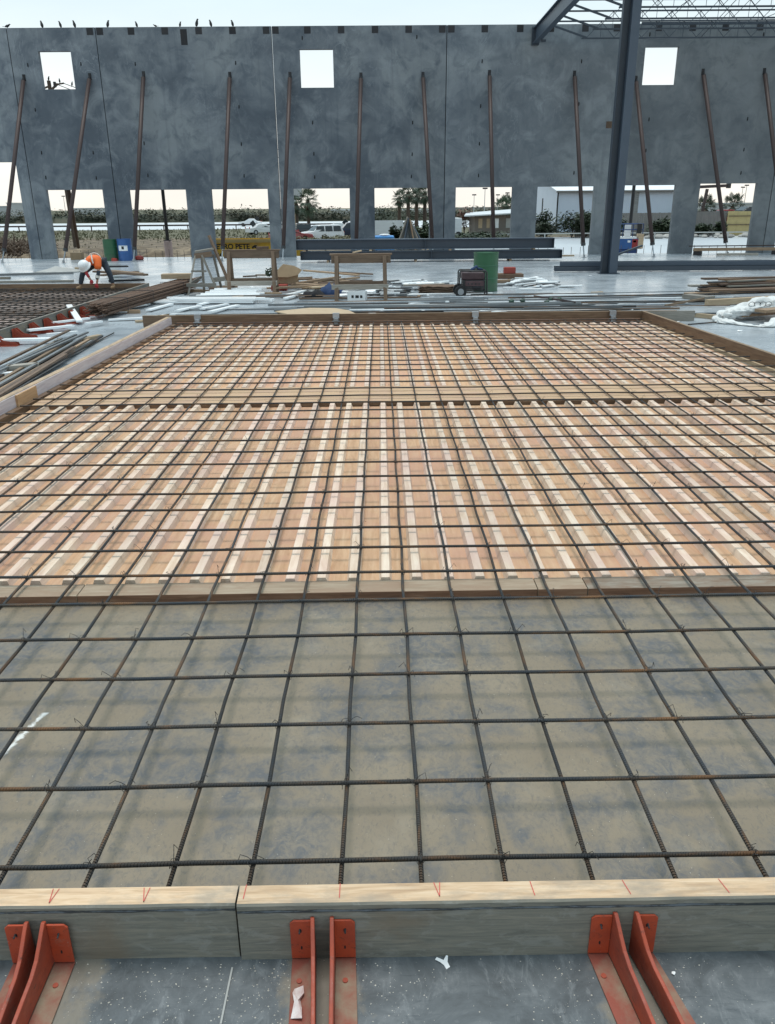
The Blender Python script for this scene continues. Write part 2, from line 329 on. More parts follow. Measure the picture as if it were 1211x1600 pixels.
# ---------------------------------------------------------------- mesh helpers
COL = sc.collection
class MB:
    def __init__(s): s.v = []; s.f = []
    def add(s, vs, fs):
        o = len(s.v); s.v += [tuple(x) for x in vs]; s.f += [tuple(o+i for i in f) for f in fs]; return s
    def box(s, x0, x1, y0, y1, z0, z1):
        return s.add([(x0,y0,z0),(x1,y0,z0),(x1,y1,z0),(x0,y1,z0),(x0,y0,z1),(x1,y0,z1),(x1,y1,z1),(x0,y1,z1)],
                     [(3,2,1,0),(4,5,6,7),(0,1,5,4),(1,2,6,5),(2,3,7,6),(3,0,4,7)])
    def beam(s, p0, p1, w, h, up=(0, 0, 1)):
        p0 = Vector(p0); p1 = Vector(p1); d = (p1-p0).normalized(); up = Vector(up)
        if abs(d.dot(up)) > .98: up = Vector((0, 1, 0))
        sd = d.cross(up).normalized()*(w/2); u = sd.cross(d).normalized()*(h/2)
        vs = [p0-sd-u, p0+sd-u, p0+sd+u, p0-sd+u, p1-sd-u, p1+sd-u, p1+sd+u, p1-sd+u]
        return s.add(vs, [(0,1,2,3),(7,6,5,4),(1,0,4,5),(2,1,5,6),(3,2,6,7),(0,3,7,4)])
    def tube(s, pts, r, n=8, cap=True):
        pts = [Vector(p) for p in pts]; rs = r if isinstance(r, (list, tuple)) else [r]*len(pts)
        o = len(s.v); prev = None
        for i, p in enumerate(pts):
            d = (pts[min(i+1, len(pts)-1)]-pts[max(i-1, 0)]).normalized()
            if prev is None:
                a = Vector((0, 0, 1)) if abs(d.z) < .9 else Vector((1, 0, 0)); sd = d.cross(a).normalized()
            else: sd = (prev - d*prev.dot(d)).normalized()
            prev = sd; u = d.cross(sd)
            for k in range(n):
                an = 2*math.pi*k/n; s.v.append(tuple(p+(sd*math.cos(an)+u*math.sin(an))*rs[i]))
        for i in range(len(pts)-1):
            for k in range(n): s.f.append((o+i*n+k, o+i*n+(k+1) % n, o+(i+1)*n+(k+1) % n, o+(i+1)*n+k))
        if cap: s.f.append(tuple(o+k for k in reversed(range(n)))); e = o+(len(pts)-1)*n; s.f.append(tuple(e+k for k in range(n)))
        return s
    def lathe(s, prof, n=24, c=(0, 0, 0)):
        o = len(s.v); c = Vector(c)
        for r, z in prof:
            for k in range(n): a = 2*math.pi*k/n; s.v.append((c.x+r*math.cos(a), c.y+r*math.sin(a), c.z+z))
        for i in range(len(prof)-1):
            for k in range(n): s.f.append((o+i*n+k, o+i*n+(k+1) % n, o+(i+1)*n+(k+1) % n, o+(i+1)*n+k))
        s.f.append(tuple(o+k for k in reversed(range(n)))); e = o+(len(prof)-1)*n; s.f.append(tuple(e+k for k in range(n)))
        return s
    def prism(s, poly, y0, y1, ax='Y'):
        n = len(poly)
        f = {'Y': lambda a, b, t: (a, t, b), 'X': lambda a, b, t: (t, a, b), 'Z': lambda a, b, t: (a, b, t)}[ax]
        vs = [f(a, b, y0) for a, b in poly]+[f(a, b, y1) for a, b in poly]
        return s.add(vs, [tuple(range(n)), tuple(range(2*n-1, n-1, -1))]+[(i, n+i, n+(i+1) % n, (i+1) % n) for i in range(n)])
    def xf(s, mat): s.v = [tuple(mat @ Vector(v)) for v in s.v]; return s
    def build(s, name, mat, parent=None, world=False, smooth=False, bevel=0, origin='base'):
        vs = s.v; loc = Vector((0, 0, 0))
        if parent is not None and world:
            q = Vector(parent.location)
            if parent.parent: q = q+Vector(parent.parent.location)
            vs = [tuple(Vector(v)-q) for v in vs]
        elif parent is None and origin == 'base':
            n = len(vs); loc = Vector((sum(v[0] for v in vs)/n, sum(v[1] for v in vs)/n, min(v[2] for v in vs)))
            vs = [tuple(Vector(v)-loc) for v in vs]
        me = bpy.data.meshes.new(name); me.from_pydata(vs, [], s.f); me.validate()
        bm = bmesh.new(); bm.from_mesh(me); bmesh.ops.recalc_face_normals(bm, faces=bm.faces); bm.to_mesh(me); bm.free()
        me.materials.append(MATS[mat])
        if smooth: me.polygons.foreach_set('use_smooth', [True]*len(me.polygons))
        o = bpy.data.objects.new(name, me); COL.objects.link(o); o.location = loc
        if parent is not None: o.parent = parent
        if bevel: b = o.modifiers.new('bevel', 'BEVEL'); b.width = bevel; b.segments = 2; b.limit_method = 'ANGLE'
        return o
def tag(o, label, cat, group=None, kind=None):
    if label: o['label'] = label
    if cat: o['category'] = cat
    if group: o['group'] = group
    if kind: o['kind'] = kind
    return o
def thing(name, label, cat, loc=(0, 0, 0), rz=0, group=None):
    o = bpy.data.objects.new(name, None); COL.objects.link(o); o.location = loc; o.rotation_euler = (0, 0, rz); o.empty_display_size = .2
    return tag(o, label, cat, group)
def struct(o): o['kind'] = 'structure'; return o
def dup(o, loc=None, rz=None, label=None):
    c = o.copy(); COL.objects.link(c)
    if loc is not None: c.location = loc
    if rz is not None: c.rotation_euler = (c.rotation_euler.x, c.rotation_euler.y, rz)
    if label: c['label'] = label
    for ch in o.children:
        d = ch.copy(); COL.objects.link(d); d.parent = c
        for g in ch.children:
            q = g.copy(); COL.objects.link(q); q.parent = d
    return c
def lin(name, mat, p0, p1, w, h=None, n=8, bevel=0, roll=0, parent=None, sag=0, segs=1):
    """a straight piece (bar, pipe, plank) along its own X, laid from p0 to p1"""
    p0 = Vector(p0); p1 = Vector(p1); ln = (p1-p0).length; mb = MB()
    if h is None:
        pts = [Vector((-ln/2+ln*i/segs, sag*math.sin(3*i+ln) if 0 < i < segs else 0, sag*.5*math.cos(5*i+ln) if 0 < i < segs else 0)) for i in range(segs+1)]
        mb.tube(pts, w, n)
    else: mb.box(-ln/2, ln/2, -w/2, w/2, -h/2, h/2)
    o = mb.build(name, mat, origin='none', bevel=bevel, smooth=(h is None))
    if h is None:
        for p in o.data.polygons:
            if len(p.vertices) > 4: p.use_smooth = False
    d = (p1-p0).normalized(); up = Vector((0, 0, 1)) if abs(d.z) < .98 else Vector((0, 1, 0))
    y = up.cross(d).normalized(); z = d.cross(y)
    mm = Matrix((d, y, z)).transposed().to_4x4() @ Matrix.Rotation(roll, 4, 'X'); mm.translation = (p0+p1)/2
    o.matrix_world = mm
    if parent is not None:
        o.parent = parent; o.matrix_parent_inverse = Matrix.Translation(-Vector(parent.location))
    return o
ONES = 'zeroth first second third fourth fifth sixth seventh eighth ninth tenth eleventh twelfth thirteenth fourteenth fifteenth sixteenth seventeenth eighteenth nineteenth'.split()
def nth(i):
    if i < 20: return ONES[i]
    t_ = {2: 'twent', 3: 'thirt', 4: 'fort', 5: 'fift', 6: 'sixt'}[i//10]
    return t_+'ieth' if i % 10 == 0 else t_+'y-'+ONES[i % 10]
def skinned(name, mat, pts, edges, parent, sub=2, root=0):
    me = bpy.data.meshes.new('skeleton'); me.from_pydata([p for p, r in pts], edges, [])
    o = bpy.data.objects.new('skeleton', me); COL.objects.link(o)
    md = o.modifiers.new('skin', 'SKIN'); md.use_smooth_shade = True
    sv = me.skin_vertices[0].data
    for i, (p, r) in enumerate(pts):
        sv[i].radius = (r, r) if not isinstance(r, tuple) else r; sv[i].use_root = (i == root)
    ss = o.modifiers.new('sub', 'SUBSURF'); ss.levels = sub; ss.render_levels = sub
    dg = bpy.context.evaluated_depsgraph_get(); dg.update()
    nm = bpy.data.meshes.new_from_object(o.evaluated_get(dg)); nm.name = name
    bpy.data.objects.remove(o); bpy.data.meshes.remove(me)
    nm.materials.clear(); nm.materials.append(MATS[mat]); nm.polygons.foreach_set('use_smooth', [True]*len(nm.polygons))
    q = bpy.data.objects.new(name, nm); COL.objects.link(q)
    if parent: q.parent = parent
    return q
def text_part(name, body, mat, size, loc, parent, bold=.0):
    cu = bpy.data.curves.new(name, 'FONT'); cu.body = body; cu.size = size; cu.align_x = 'LEFT'; cu.extrude = .004; cu.offset = bold
    o = bpy.data.objects.new(name, cu); COL.objects.link(o)
    dg = bpy.context.evaluated_depsgraph_get(); dg.update()
    me = bpy.data.meshes.new_from_object(o.evaluated_get(dg)); bpy.data.objects.remove(o); bpy.data.curves.remove(cu)
    me.materials.clear(); me.materials.append(MATS[mat])
    q = bpy.data.objects.new(name, me); COL.objects.link(q); q.parent = parent; q.location = loc; q.rotation_euler = (R_(90), 0, 0); return q

# ================================================================ SETTING
struct(MB().box(-46, 46, -6, 43.0, -.6, 0).build('concrete_floor', 'slab_concrete', origin='none'))
def sheet(name, x0, x1, y0, y1, z, mat):
    return struct(MB().add([(x0,y0,z),(x1,y0,z),(x1,y1,z),(x0,y1,z)], [(0,1,2,3)]).build(name, mat, origin='none'))
sheet('ground', -1500, 1500, -60, 2200, -1.20, 'outside_ground')
sheet('apron', 6.5, 90, 43.0, 99, -1.19, 'apron_pale')
sheet('road', -260, 60, 150, 222, -1.19, 'road_pale')
sheet('casting_bed', -4.56, 6.2, 2.03, 16.95, .004, 'dusty_bed')
# dirt banks past the slab edge
def bank(x0, x1, y0, y1, h, seed, nx=60, ny=14):
    mb = MB(); vs = []
    for j in range(ny+1):
        for i in range(nx+1):
            u, v_ = i/nx, j/ny; x = x0+(x1-x0)*u; y = y0+(y1-y0)*v_
            e_ = min(1, 6*u, 6*(1-u))*math.sin(math.pi*v_)**.7
            z = -1.215+h*e_*(.75+.55*mnoise.fractal(Vector((x*.35+seed, y*.35, 0)), 1, 2, 4))
            vs.append((x, y, z))
    mb.add(vs, [(j*(nx+1)+i, j*(nx+1)+i+1, (j+1)*(nx+1)+i+1, (j+1)*(nx+1)+i) for j in range(ny) for i in range(nx)])
    return struct(mb.build('dirt_bank', 'outside_ground', origin='none', smooth=True))
bank(-52, -4, 58, 74, .75, 3); bank(-26, -12, 52, 60, .9, 9)

# ---------------------------------------------------------------- tilt-up wall panels
WY, WT, WH = 42.2, .235, 10.16
g_ = .018
def wall_panel(x0, x1, holes, label, embeds=(), slits=(), extra=()):
    cx = (x0+x1)/2
    root = thing('tilt_up_panel', label, 'wall panel', (cx, WY, 0), 0, 'tilt-up concrete wall panels')
    xs = sorted({x0, x1}|{h[0] for h in holes}|{h[1] for h in holes}); zs = sorted({0, WH}|{h[2] for h in holes}|{h[3] for h in holes})
    xs = [x for x in xs if x0 <= x <= x1]
    def solid(i, j):
        if i < 0 or j < 0 or i >= len(xs)-1 or j >= len(zs)-1: return False
        mx_, mz_ = (xs[i]+xs[i+1])/2, (zs[j]+zs[j+1])/2
        return not any(h[0] < mx_ < h[1] and h[2] < mz_ < h[3] for h in holes)
    mb = MB(); idx = {}
    def V(x, y, z):
        k_ = (round(x, 4), round(y, 4), round(z, 4))
        if k_ not in idx: idx[k_] = len(mb.v); mb.v.append((x-cx, y-WY, z))
        return idx[k_]
    y0, y1 = WY, WY+WT
    for i in range(len(xs)-1):
        for j in range(len(zs)-1):
            if not solid(i, j): continue
            a, b, c_, d_ = xs[i], xs[i+1], zs[j], zs[j+1]
            mb.f.append((V(a,y0,c_), V(b,y0,c_), V(b,y0,d_), V(a,y0,d_))); mb.f.append((V(b,y1,c_), V(a,y1,c_), V(a,y1,d_), V(b,y1,d_)))
            if not solid(i-1, j): mb.f.append((V(a,y1,c_), V(a,y0,c_), V(a,y0,d_), V(a,y1,d_)))
            if not solid(i+1, j): mb.f.append((V(b,y0,c_), V(b,y1,c_), V(b,y1,d_), V(b,y0,d_)))
            if not solid(i, j-1): mb.f.append((V(a,y0,c_), V(a,y1,c_), V(b,y1,c_), V(b,y0,c_)))
            if not solid(i, j+1): mb.f.append((V(a,y1,d_), V(a,y0,d_), V(b,y0,d_), V(b,y1,d_)))
    mb.build('wall_slab', 'wall_concrete', root)
    if abs(x1+4.959) > .01 and x1 < 27: MB().box(x1+.001, x1+2*g_-.001, WY+.05, WY+.08, 0, WH-.01).build('joint_backing', 'dark_hole', root, world=True)  # dark strip added so no sky shows through the open joint
    for ex, z0, z1 in embeds:
        if x0 < ex < x1: MB().box(ex-.15, ex+.15, WY-.008, WY+.02, z0, z1).build('embed_plate', 'embed_steel', root, world=True)
    for ex, ez in slits:
        if x0 < ex < x1:
            MB().prism([(ex-.035, ez-.05), (ex, ez-.10), (ex+.03, ez-.04), (ex+.025, ez+.08), (ex-.02, ez+.09)], WY-.006, WY+.01).build('lifting_insert', 'dark_hole', root, world=True)
    return root
pock = [140.4,155.9,204.8,257.6,310.5,363.3,415.9,430.4,480.3,533,586,638.5,691,705.2,757.4,812.7,860.5,914.4,963.6,1029,1081.8,1133,1186.6]
EMB = [(Q(x, 50, WY).x, 9.85, 10.14) for x in pock] + [(Q(287.4, 58, WY).x, 9.42, 10.06)]
sl = [(x/3.0275, y/3.0275) for x, y in ((132,308),(383,303),(640,303),(1115,298),(167,520),(1131,505),(197,723),(441,722),(682,678),(1142,682),(217,840),(456,842),(700,830),(1155,832))]
sl += [(400+x/3.0275, y/3.0275) for x, y in ((219,180),(761,175),(1070,290),(268,580),(741,580),(1063,502),(274,728),(739,730),(1057,680),(278,838),(735,835),(1053,830))]
sl += [(811+x/3.0275, y/3.0275) for x, y in ((296,290),(283,492),(260,818),(615,565),(600,712),(1081,563),(1064,708),(1050,818),(619,163),(1157,163))]
SLT = [(Q(x, y, WY).x, Q(x, y, WY).z) for x, y in sl]
DZ = 3.21
wall_panel(-25.26, -17.14-g_, [(-23.5, -17.70, 0, 4.51)], 'left end concrete wall panel with one tall wide opening, cut by the photo edge', EMB, SLT)
wall_panel(-17.14+g_, -13.06-g_, [(-16.42, -13.66, 0, 3.24), (-15.83, -14.32, 7.635, 9.205)], 'narrow concrete wall panel with one door opening and a square window holding a pole', EMB, SLT)
wall_panel(-13.06+g_, -4.94-.019, [(-12.37, -9.57, 0, DZ), (-8.32, -5.54, 0, DZ)], 'windowless concrete wall panel behind the stepladder, with two door openings and a tall top pocket', EMB, SLT)
wall_panel(-4.94+.019, 3.18-g_, [(-4.28, -1.5, 0, DZ), (-.27, 2.45, 0, DZ), (-3.685, -2.125, 7.625, 9.215)], 'middle concrete wall panel with square window, behind the stacked steel girders', EMB, SLT)
wall_panel(3.18+g_, 11.30-g_, [(3.75, 6.55, 0, DZ), (7.79, 10.60, 0, DZ)], 'windowless concrete wall panel left of the steel column with two door openings', EMB, SLT)
rp = wall_panel(11.30+g_, 19.42-g_, [(11.84, 14.63, 0, 3.24), (15.84, 18.66, 0, 3.29), (12.47, 14.045, 7.635, 9.215)], 'concrete wall panel right of the steel column with a square window beside it', EMB, SLT)
q = Q(951.5, 195, WY); MB().box(q.x-.14, q.x+.14, WY-.01, WY+.02, q.z-.15, q.z+.15).build('embed_plate', 'brown_reel', [o for o in COL.objects if o.name.startswith('tilt_up_panel')][4], world=True)
wall_panel(19.42+g_, 27.5, [(20.0, 22.8, 0, 3.29)], 'right end concrete wall panel beyond the last joint, mostly outside the photo', EMB, SLT)

# ---------------------------------------------------------------- pipe braces
bt = [(37,122),(140,120),(224,117),(359,118),(453,118),(564,119),(661,118),(765,115),(898,116),(994,124),(1099,113),(1195,112)]
bfoot = [(-6,398),(99.5,411),(209,409),(347,408),(442,407),(556,406),(677,405),(772,404),(912.5,402.5),(1021.5,401.5),(1136.5,398),(1240,397)]
for i, (a, b) in enumerate(zip(bt, bfoot)):
    T_ = Q(a[0], a[1], WY-.06)
    F_ = P(*b); 
    if i == 0: F_ = Vector((T_.x*1.075, 39.4, 0))
    if i == 11: F_ = Vector((T_.x*1.075, 39.9, 0))
    lab = 'leftmost rusty pipe brace leaning on the concrete wall' if i == 0 else ('rightmost rusty pipe brace leaning on the concrete wall' if i == 11 else nth(i+1)+' rusty pipe brace from the left leaning on the concrete wall')
    root = thing('pipe_brace', lab, 'brace', F_, 0, 'rusty pipe braces propping the wall')
    d = (T_-F_).normalized(); A = F_+d*.62
    lin('brace_pipe', 'rusty_pipe', A, T_-d*.12, .095, None, 12, parent=root)
    MB().tube([F_+Vector((0,0,.05)), F_+d*.62], .03, 8).build('screw_jack', 'galvanised', root, world=True)
    mb = MB(); mb.box(F_.x-.10, F_.x+.10, F_.y-.09, F_.y+.09, 0, .015); mb.box(F_.x-.04, F_.x+.04, F_.y-.05, F_.y+.05, .015, .13)
    mb.build('foot_plate', 'galvanised', root, world=True)
    MB().tube([A-d*.05, A+d*.06], .108, 10).build('pipe_collar', 'black_plastic', root, world=True)
    mb = MB(); mb.box(T_.x-.07, T_.x+.07, WY-.015, WY-.002, T_.z-.12, T_.z+.16); mb.beam(T_-d*.2, T_+Vector((0,.03,.0)), .08, .10)
    mb.build('wall_shoe', 'embed_steel', root, world=True)

# ---------------------------------------------------------------- steel column, girder, joists
def ibeam_x(L_, h, w, tf, tw):        # I section along local X, bottom at z=0
    mb = MB(); mb.box(0, L_, -w/2, w/2, 0, tf); mb.box(0, L_, -w/2, w/2, h-tf, h); mb.box(0, L_, -tw/2, tw/2, tf, h-tf); return mb
root = thing('steel_column', 'tall dark blue-grey steel column standing in front of the wall, cut by the top edge', 'column', (8.34, 30.1, 0))
mb = MB(); mb.box(-.02, .27, -.10, .22, .02, 9.9); mb.build('column_shaft', 'steel_paint', root, bevel=.012)
mb = MB(); mb.box(-.27, -.023, .19, .22, .02, 9.9); mb.box(-.285, -.27, .02, .22, .02, 9.9); mb.build('side_flange', 'steel_paint_dark', root)  # darker paint puts the shade of the column's recess into the colour
MB().box(-.36, .36, -.2, .36, 0, .02).build('base_plate', 'steel_paint_dark', root)
root = thing('roof_girder', 'heavy dark steel I-beam girder reaching out from the top of the wall', 'girder', (7.28, 42.15, 9.36))
mb = ibeam_x(14, .64, .26, .03, .02); mb.xf(Matrix.Rotation(R_(-90), 4, 'Z')); mb.build('girder_beam', 'steel_paint', root)
MB().box(-.17, .17, -.12, .035, -.06, .68).build('end_plate', 'steel_paint_dark', root)
MB().box(.10, .30, -1.1, -1.0, -.10, .0).build('clip_angle', 'steel_paint_dark', root)
jl = ['lowest open-web roof joist seen nearest the wall', 'second open-web roof joist out from the wall', 'third open-web roof joist out from the wall', 'fourth open-web roof joist out from the wall', 'fifth open-web roof joist out from the wall, nearest the camera']
for i, Yj in enumerate((41.0, 39.0, 37.0, 35.0, 33.0)):
    root = thing('roof_joist', jl[i], 'joist', (7.40, Yj, 10.02), 0, 'open-web steel roof joists')
    dz = -.62; LJ = 22
    mb = MB(); mb.box(0, LJ, -.05, -.008, 0, .05); mb.box(0, LJ, .008, .05, 0, .05); mb.box(-.12, .2, -.05, .05, -.06, -.003); mb.build('top_chord', 'steel_paint_dark', root)
    mb = MB(); mb.box(1.78, LJ-1.78, -.05, -.008, dz-.05, dz); mb.box(1.78, LJ-1.78, .008, .05, dz-.05, dz); mb.build('bottom_chord', 'steel_paint_dark', root)
    MB().beam((.1, 0, -.03), (2.0, 0, dz+.0), .05, .075).build('end_diagonal', 'steel_paint_dark', root)
    mb = MB(); x = 2.0; up = True
    while x < LJ-2:
        mb.tube([(x, 0, dz if up else 0), (x+.62, 0, 0 if up else dz)], .013, 6)
        if not up: mb.tube([(x, 0, 0), (x, 0, dz)], .010, 6)
        x += .62; up = not up
    mb.build('web_rods', 'steel_paint_dark', root)
tag(lin('bridging_rod', 'steel_paint_dark', (11.5, 32.8, 9.42), (12.6, 41.0, 10.0), .014, None, 6), 'thin diagonal bridging rod crossing the joists left of centre', 'rod', 'joist bridging rods')
tag(lin('bridging_rod', 'steel_paint_dark', (13.6, 32.8, 10.0), (14.6, 41.0, 9.42), .014, None, 6), 'thin diagonal bridging rod crossing the joists in the middle', 'rod', 'joist bridging rods')
tag(lin('bridging_rod', 'steel_paint_dark', (16.2, 32.8, 9.42), (17.0, 41.0, 10.0), .014, None, 6), 'thin diagonal bridging rod crossing the joists at right', 'rod', 'joist bridging rods')
tag(MB().box(12.0, 30, 41.5, 41.58, 9.98, 10.10).build('ledger_angle', 'steel_paint_dark'), 'long dark steel ledger running along the wall top at right', 'ledger')

# ================================================================ FORMWORK PANEL IN FRONT
# near form boards
def pencil(root, x, y0, y1, z, skew, vee):
    mb = MB(); w = .0022
    mb.add([(x-w, y0, z), (x+w, y0, z), (x+w+skew, y1, z), (x-w+skew, y1, z)], [(0,1,2,3)])
    if vee: mb.add([(x-w, y0, z), (x+w, y0, z), (x+w+skew-.016, y1, z), (x-w+skew-.016, y1, z)], [(0,1,2,3)])
    mb.build('pencil_mark', 'chalk_red', root, world=True)
def form_board(label, x0, x1, zt, y0, y1, tilt):
    root = thing('form_board', label, 'form board', ((x0+x1)/2, (y0+y1)/2, 0), tilt, 'form boards along the near edge')
    L2 = (x1-x0)/2; w = (y1-y0)/2
    def nz(x, a): return .0022*mnoise.noise(Vector((x*7+a, a*3.1, 0)))
    mb = MB(); n = 40; vs = []
    for i in range(n+1):
        x = -L2+2*L2*i/n; k1, k2 = nz(x, x0+1), nz(x, x0+5)
        prof = [(-w, 0), (-w+k1*.4, zt*.5), (-w+k1, zt-.008+k2), (-w+.006, zt-.001+k2*.6), (w-.004, zt), (w, zt-.005), (w, 0)]
        vs += [(x, a, b) for a, b in prof]
    m_ = 7
    fs = [(i*m_+k, i*m_+(k+1) % m_, (i+1)*m_+(k+1) % m_, (i+1)*m_+k) for i in range(n) for k in range(m_)]
    fs += [tuple(range(m_)), tuple(n*m_+k for k in reversed(range(m_)))]
    mb.add(vs, fs); o = mb.build('board_face', 'near_board_face', root)
    o.data.materials.append(MATS['fresh_pine'])
    for p in o.data.polygons:
        if p.normal.z > .75: p.material_index = 1
    return root
r1 = form_board('left near form board, grey face and pale top, left of the butt joint', -2.6, -.499, .236, 1.957, 2.036, R_(.15))
r2 = form_board('long near form board with grey face and fresh pine top, right of the butt joint', -.491, 2.7, .243, 1.955, 2.038, R_(.25))
for i, (px, rt) in enumerate(((80, r1), (227, r1), (382, r2), (531, r2), (686, r2), (833, r2), (981, r2), (1133, r2))):
    x = Q(px, 1392, 2.0).x; zt = .2375 if rt is r1 else .2445
    mb = MB(); w = .0014; y0 = 1.972; y1 = 2.03; sk = (.012, .006, .002, 0, .004, -.006, -.012, -.014)[i]; vee = i in (0, 1, 4)
    for e_ in ([0, -.02] if vee else [0]):
        mb.add([(x-w, y0, zt), (x+w, y0, zt), (x+w+sk+e_, y1, zt), (x-w+sk+e_, y1, zt)], [(0,1,2,3)])
    mm = Matrix.Translation(rt.location) @ Matrix.Rotation(rt.rotation_euler.z, 4, 'Z'); mb.xf(mm.inverted())
    mb.build('pencil_mark', 'chalk_red', rt)

# red angle brackets: flange on the board, foot on the slab, web between
def bracket_mesh(root, sgn, sk):
    t_ = .0135; FW = .075; HT = .178
    # local: board face at y=0, viewer side is -y; web in the plane x=0, flange and foot on the +x*sgn side
    def bx(x0, x1, *a):
        return (min(x0*sgn, x1*sgn), max(x0*sgn, x1*sgn), *a)
    poly = [(0, .008), (0, HT+.012), (-.012, HT+.016), (-.034, HT*.99), (-.060, HT*.86), (-.095, HT*.70), (-.14, HT*.60), (-.22, HT*.54), (-.34, HT*.44), (-.455, HT*.20), (-.46, .008)]
    mb = MB(); mb.prism(poly, -t_/2, t_/2, 'X'); mb.v = [(a-sk*b, b, c) for a, b, c in mb.v]; w_ = mb.build('web_plate', 'red_oxide', root, bevel=.003)
    mb = MB(); fl = [(x*sgn, z) for x, z in ((t_/2, .012), (FW, .012), (FW, HT-.012), (FW-.012, HT), (t_/2, HT))]
    mb.prism(fl, -.008, -.001, 'Y'); f_ = mb.build('board_flange', 'bright_oxide', root, bevel=.002)
    mb = MB(); ft = [(x*sgn, y) for x, y in ((t_/2, 0), (FW, 0), (FW+.006, -.40), (FW-.02, -.46), (t_/2, -.46))]
    mb.prism(ft, .001, .008, 'Z'); mb.v = [(a-sk*b, b, c) for a, b, c in mb.v]; g_2 = mb.build('foot_flange', 'dusty_oxide', root, bevel=.002)
    for z in (.06, .135):
        mb = MB(); mb.prism([(sgn*.040+.003*math.cos(a*.785), z+.008*math.sin(a*.785)) for a in range(8)], -.0088, -.007, 'Y'); mb.build('nail_slot', 'dark_hole', f_)
    MB().tube([(sgn*.043, -.006, .142), (sgn*.043, -.022, .137)], .003, 6).build('nail', 'embed_steel', f_)
    MB().tube([(sgn*.043, -.09, .008), (sgn*.043, -.09, .0115)], .009, 12).build('foot_bolt', 'red_oxide', g_2)
bl = [('red steel angle bracket cut off by the left photo edge', -1, -1.178, 2), ('red steel angle bracket second from left, with dusty foot', 1, -1.122, 0),
      ('red steel bracket just right of the board joint, clear wrapper on its foot', -1, -.246, 4), ('red steel bracket right of the wrapper one, flange facing right', 1, -.182, 2),
      ('red steel bracket in the right pair, flange on its left', -1, .748, 8), ('rightmost red steel bracket against the near form board', 1, .818, 11)]
for lab, sg, x, rz in bl:
    root = thing('angle_bracket', lab, 'bracket', (x, 1.950+.0044*x, 0), 0, 'red brackets bracing the near form board')
    bracket_mesh(root, sg, math.tan(R_(rz)))

# side and back form boards
def side_board(name, label, p0, p1, w, h, mat, group, z0=0.0):
    p0 = Vector(p0); p1 = Vector(p1)
    root = thing(name, label, 'form board', ((p0.x+p1.x)/2, (p0.y+p1.y)/2, 0), 0, group)
    lin('board', mat, (p0.x, p0.y, z0+h/2), (p1.x, p1.y, z0+h/2), w, h, bevel=.004, parent=root); return root
G_ = 'form boards round the front panel'
rt = side_board('form_board', 'left side form board with lilac face, running back to the far corner', (-4.65, 2.05, 0), (-4.41, 16.95, 0), .045, .235, 'purple_board', G_)
lin('top_edge', 'fresh_pine', (-4.68, 2.05, .238), (-4.44, 16.95, .238), .085, .012, parent=rt)
lin('chamfer_strip', 'dark_board', (-4.585, 2.05, .045), (-4.345, 16.93, .045), .085, .088, parent=rt)
lin('splice_block', 'plain_plywood', (-4.492, 9.62, .118), (-4.484, 10.18, .118), .03, .228, parent=rt)
rt = side_board('form_board', 'right side form board, dark stained timber running back to the far corner', (6.49, 2.05, 0), (5.58, 17.2, 0), .06, .235, 'dark_board', G_)
lin('top_edge', 'lumber', (6.49, 2.05, .240), (5.58, 17.2, .240), .062, .008, parent=rt)
lin('chamfer_strip', 'plank_top', (6.42, 2.05, .03), (5.52, 17.1, .03), .05, .05, parent=rt)
rt = side_board('form_board', 'far form board of dark timber closing the back of the front panel', (-5.05, 17.18, 0), (5.56, 17.25, 0), .06, .235, 'dark_board', G_)
lin('top_edge', 'lumber', (-5.05, 17.18, .240), (6.3, 17.25, .240), .062, .008, parent=rt)
lin('end_board', 'grey_lumber', (5.60, 17.42, .11), (6.75, 17.40, .11), .04, .22, parent=rt)
lin('chamfer_strip', 'cross_front', (-4.32, 17.09, .05), (5.50, 17.16, .05), .09, .10, parent=rt)
for i, px in enumerate((308, 525, 743, 958)):
    x = Q(px, 500, 17.1).x
    root = thing('strap_clamp', ['leftmost', 'second', 'third', 'rightmost'][i]+' galvanised strap clamp hooked over the far form board', 'clamp', (x, 17.15, 0), 0, 'strap clamps on the far board')
    mb = MB(); mb.box(-.07, .07, -.008, .0, .16, .262); mb.box(-.07, .07, 0, .075, .254, .262); mb.build('strap', 'galvanised', root)
    mb = MB(); mb.tube([(0, -.05, .16), (0, -.05, .03)], .055, 12); mb.tube([(0, -.05, .105), (0, -.05, .09)], .085, 12); mb.tube([(0, -.05, .05), (0, -.05, .03)], .085, 12); mb.build('cone_foot', 'galvanised', root)

# near cross board and middle planks
for i, (a, b) in enumerate(((-4.40, -1.95), (-1.945, .98), (.985, 1.30), (1.305, 6.2))):
    tag(lin('cross_board', ('cross_wood', 'cross_wood', 'cross_wood', 'cross_grey')[i], (a, 4.605+.0086*a, .039), (b, 4.605+.0086*b, .039), .17, .07, bevel=.004),
        ['leftmost length of the brown cross board at the front of the ribbed liner', 'middle length of brown cross board in front of the ribbed liner', 'short filler piece of the cross board in front of the ribbed liner', 'right length of greyer cross board in front of the ribbed liner'][i], 'board', 'cross boards across the panel')
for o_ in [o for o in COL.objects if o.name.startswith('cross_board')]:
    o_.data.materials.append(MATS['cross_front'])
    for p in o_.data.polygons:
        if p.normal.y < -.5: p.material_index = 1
for i, (ya, w) in enumerate(((9.855, .27), (10.165, .31), (10.475, .29))):
    tag(lin('flat_plank', 'peach_plank', (-4.36, ya-.03, .050), (5.7, ya+.05, .050), w, .074, bevel=.003),
        ['nearest of three pale planks lying across the middle of the rebar mat', 'middle of three pale planks lying across the middle of the rebar mat', 'farthest of three pale planks lying across the middle of the rebar mat'][i], 'plank', 'planks across the middle of the panel')
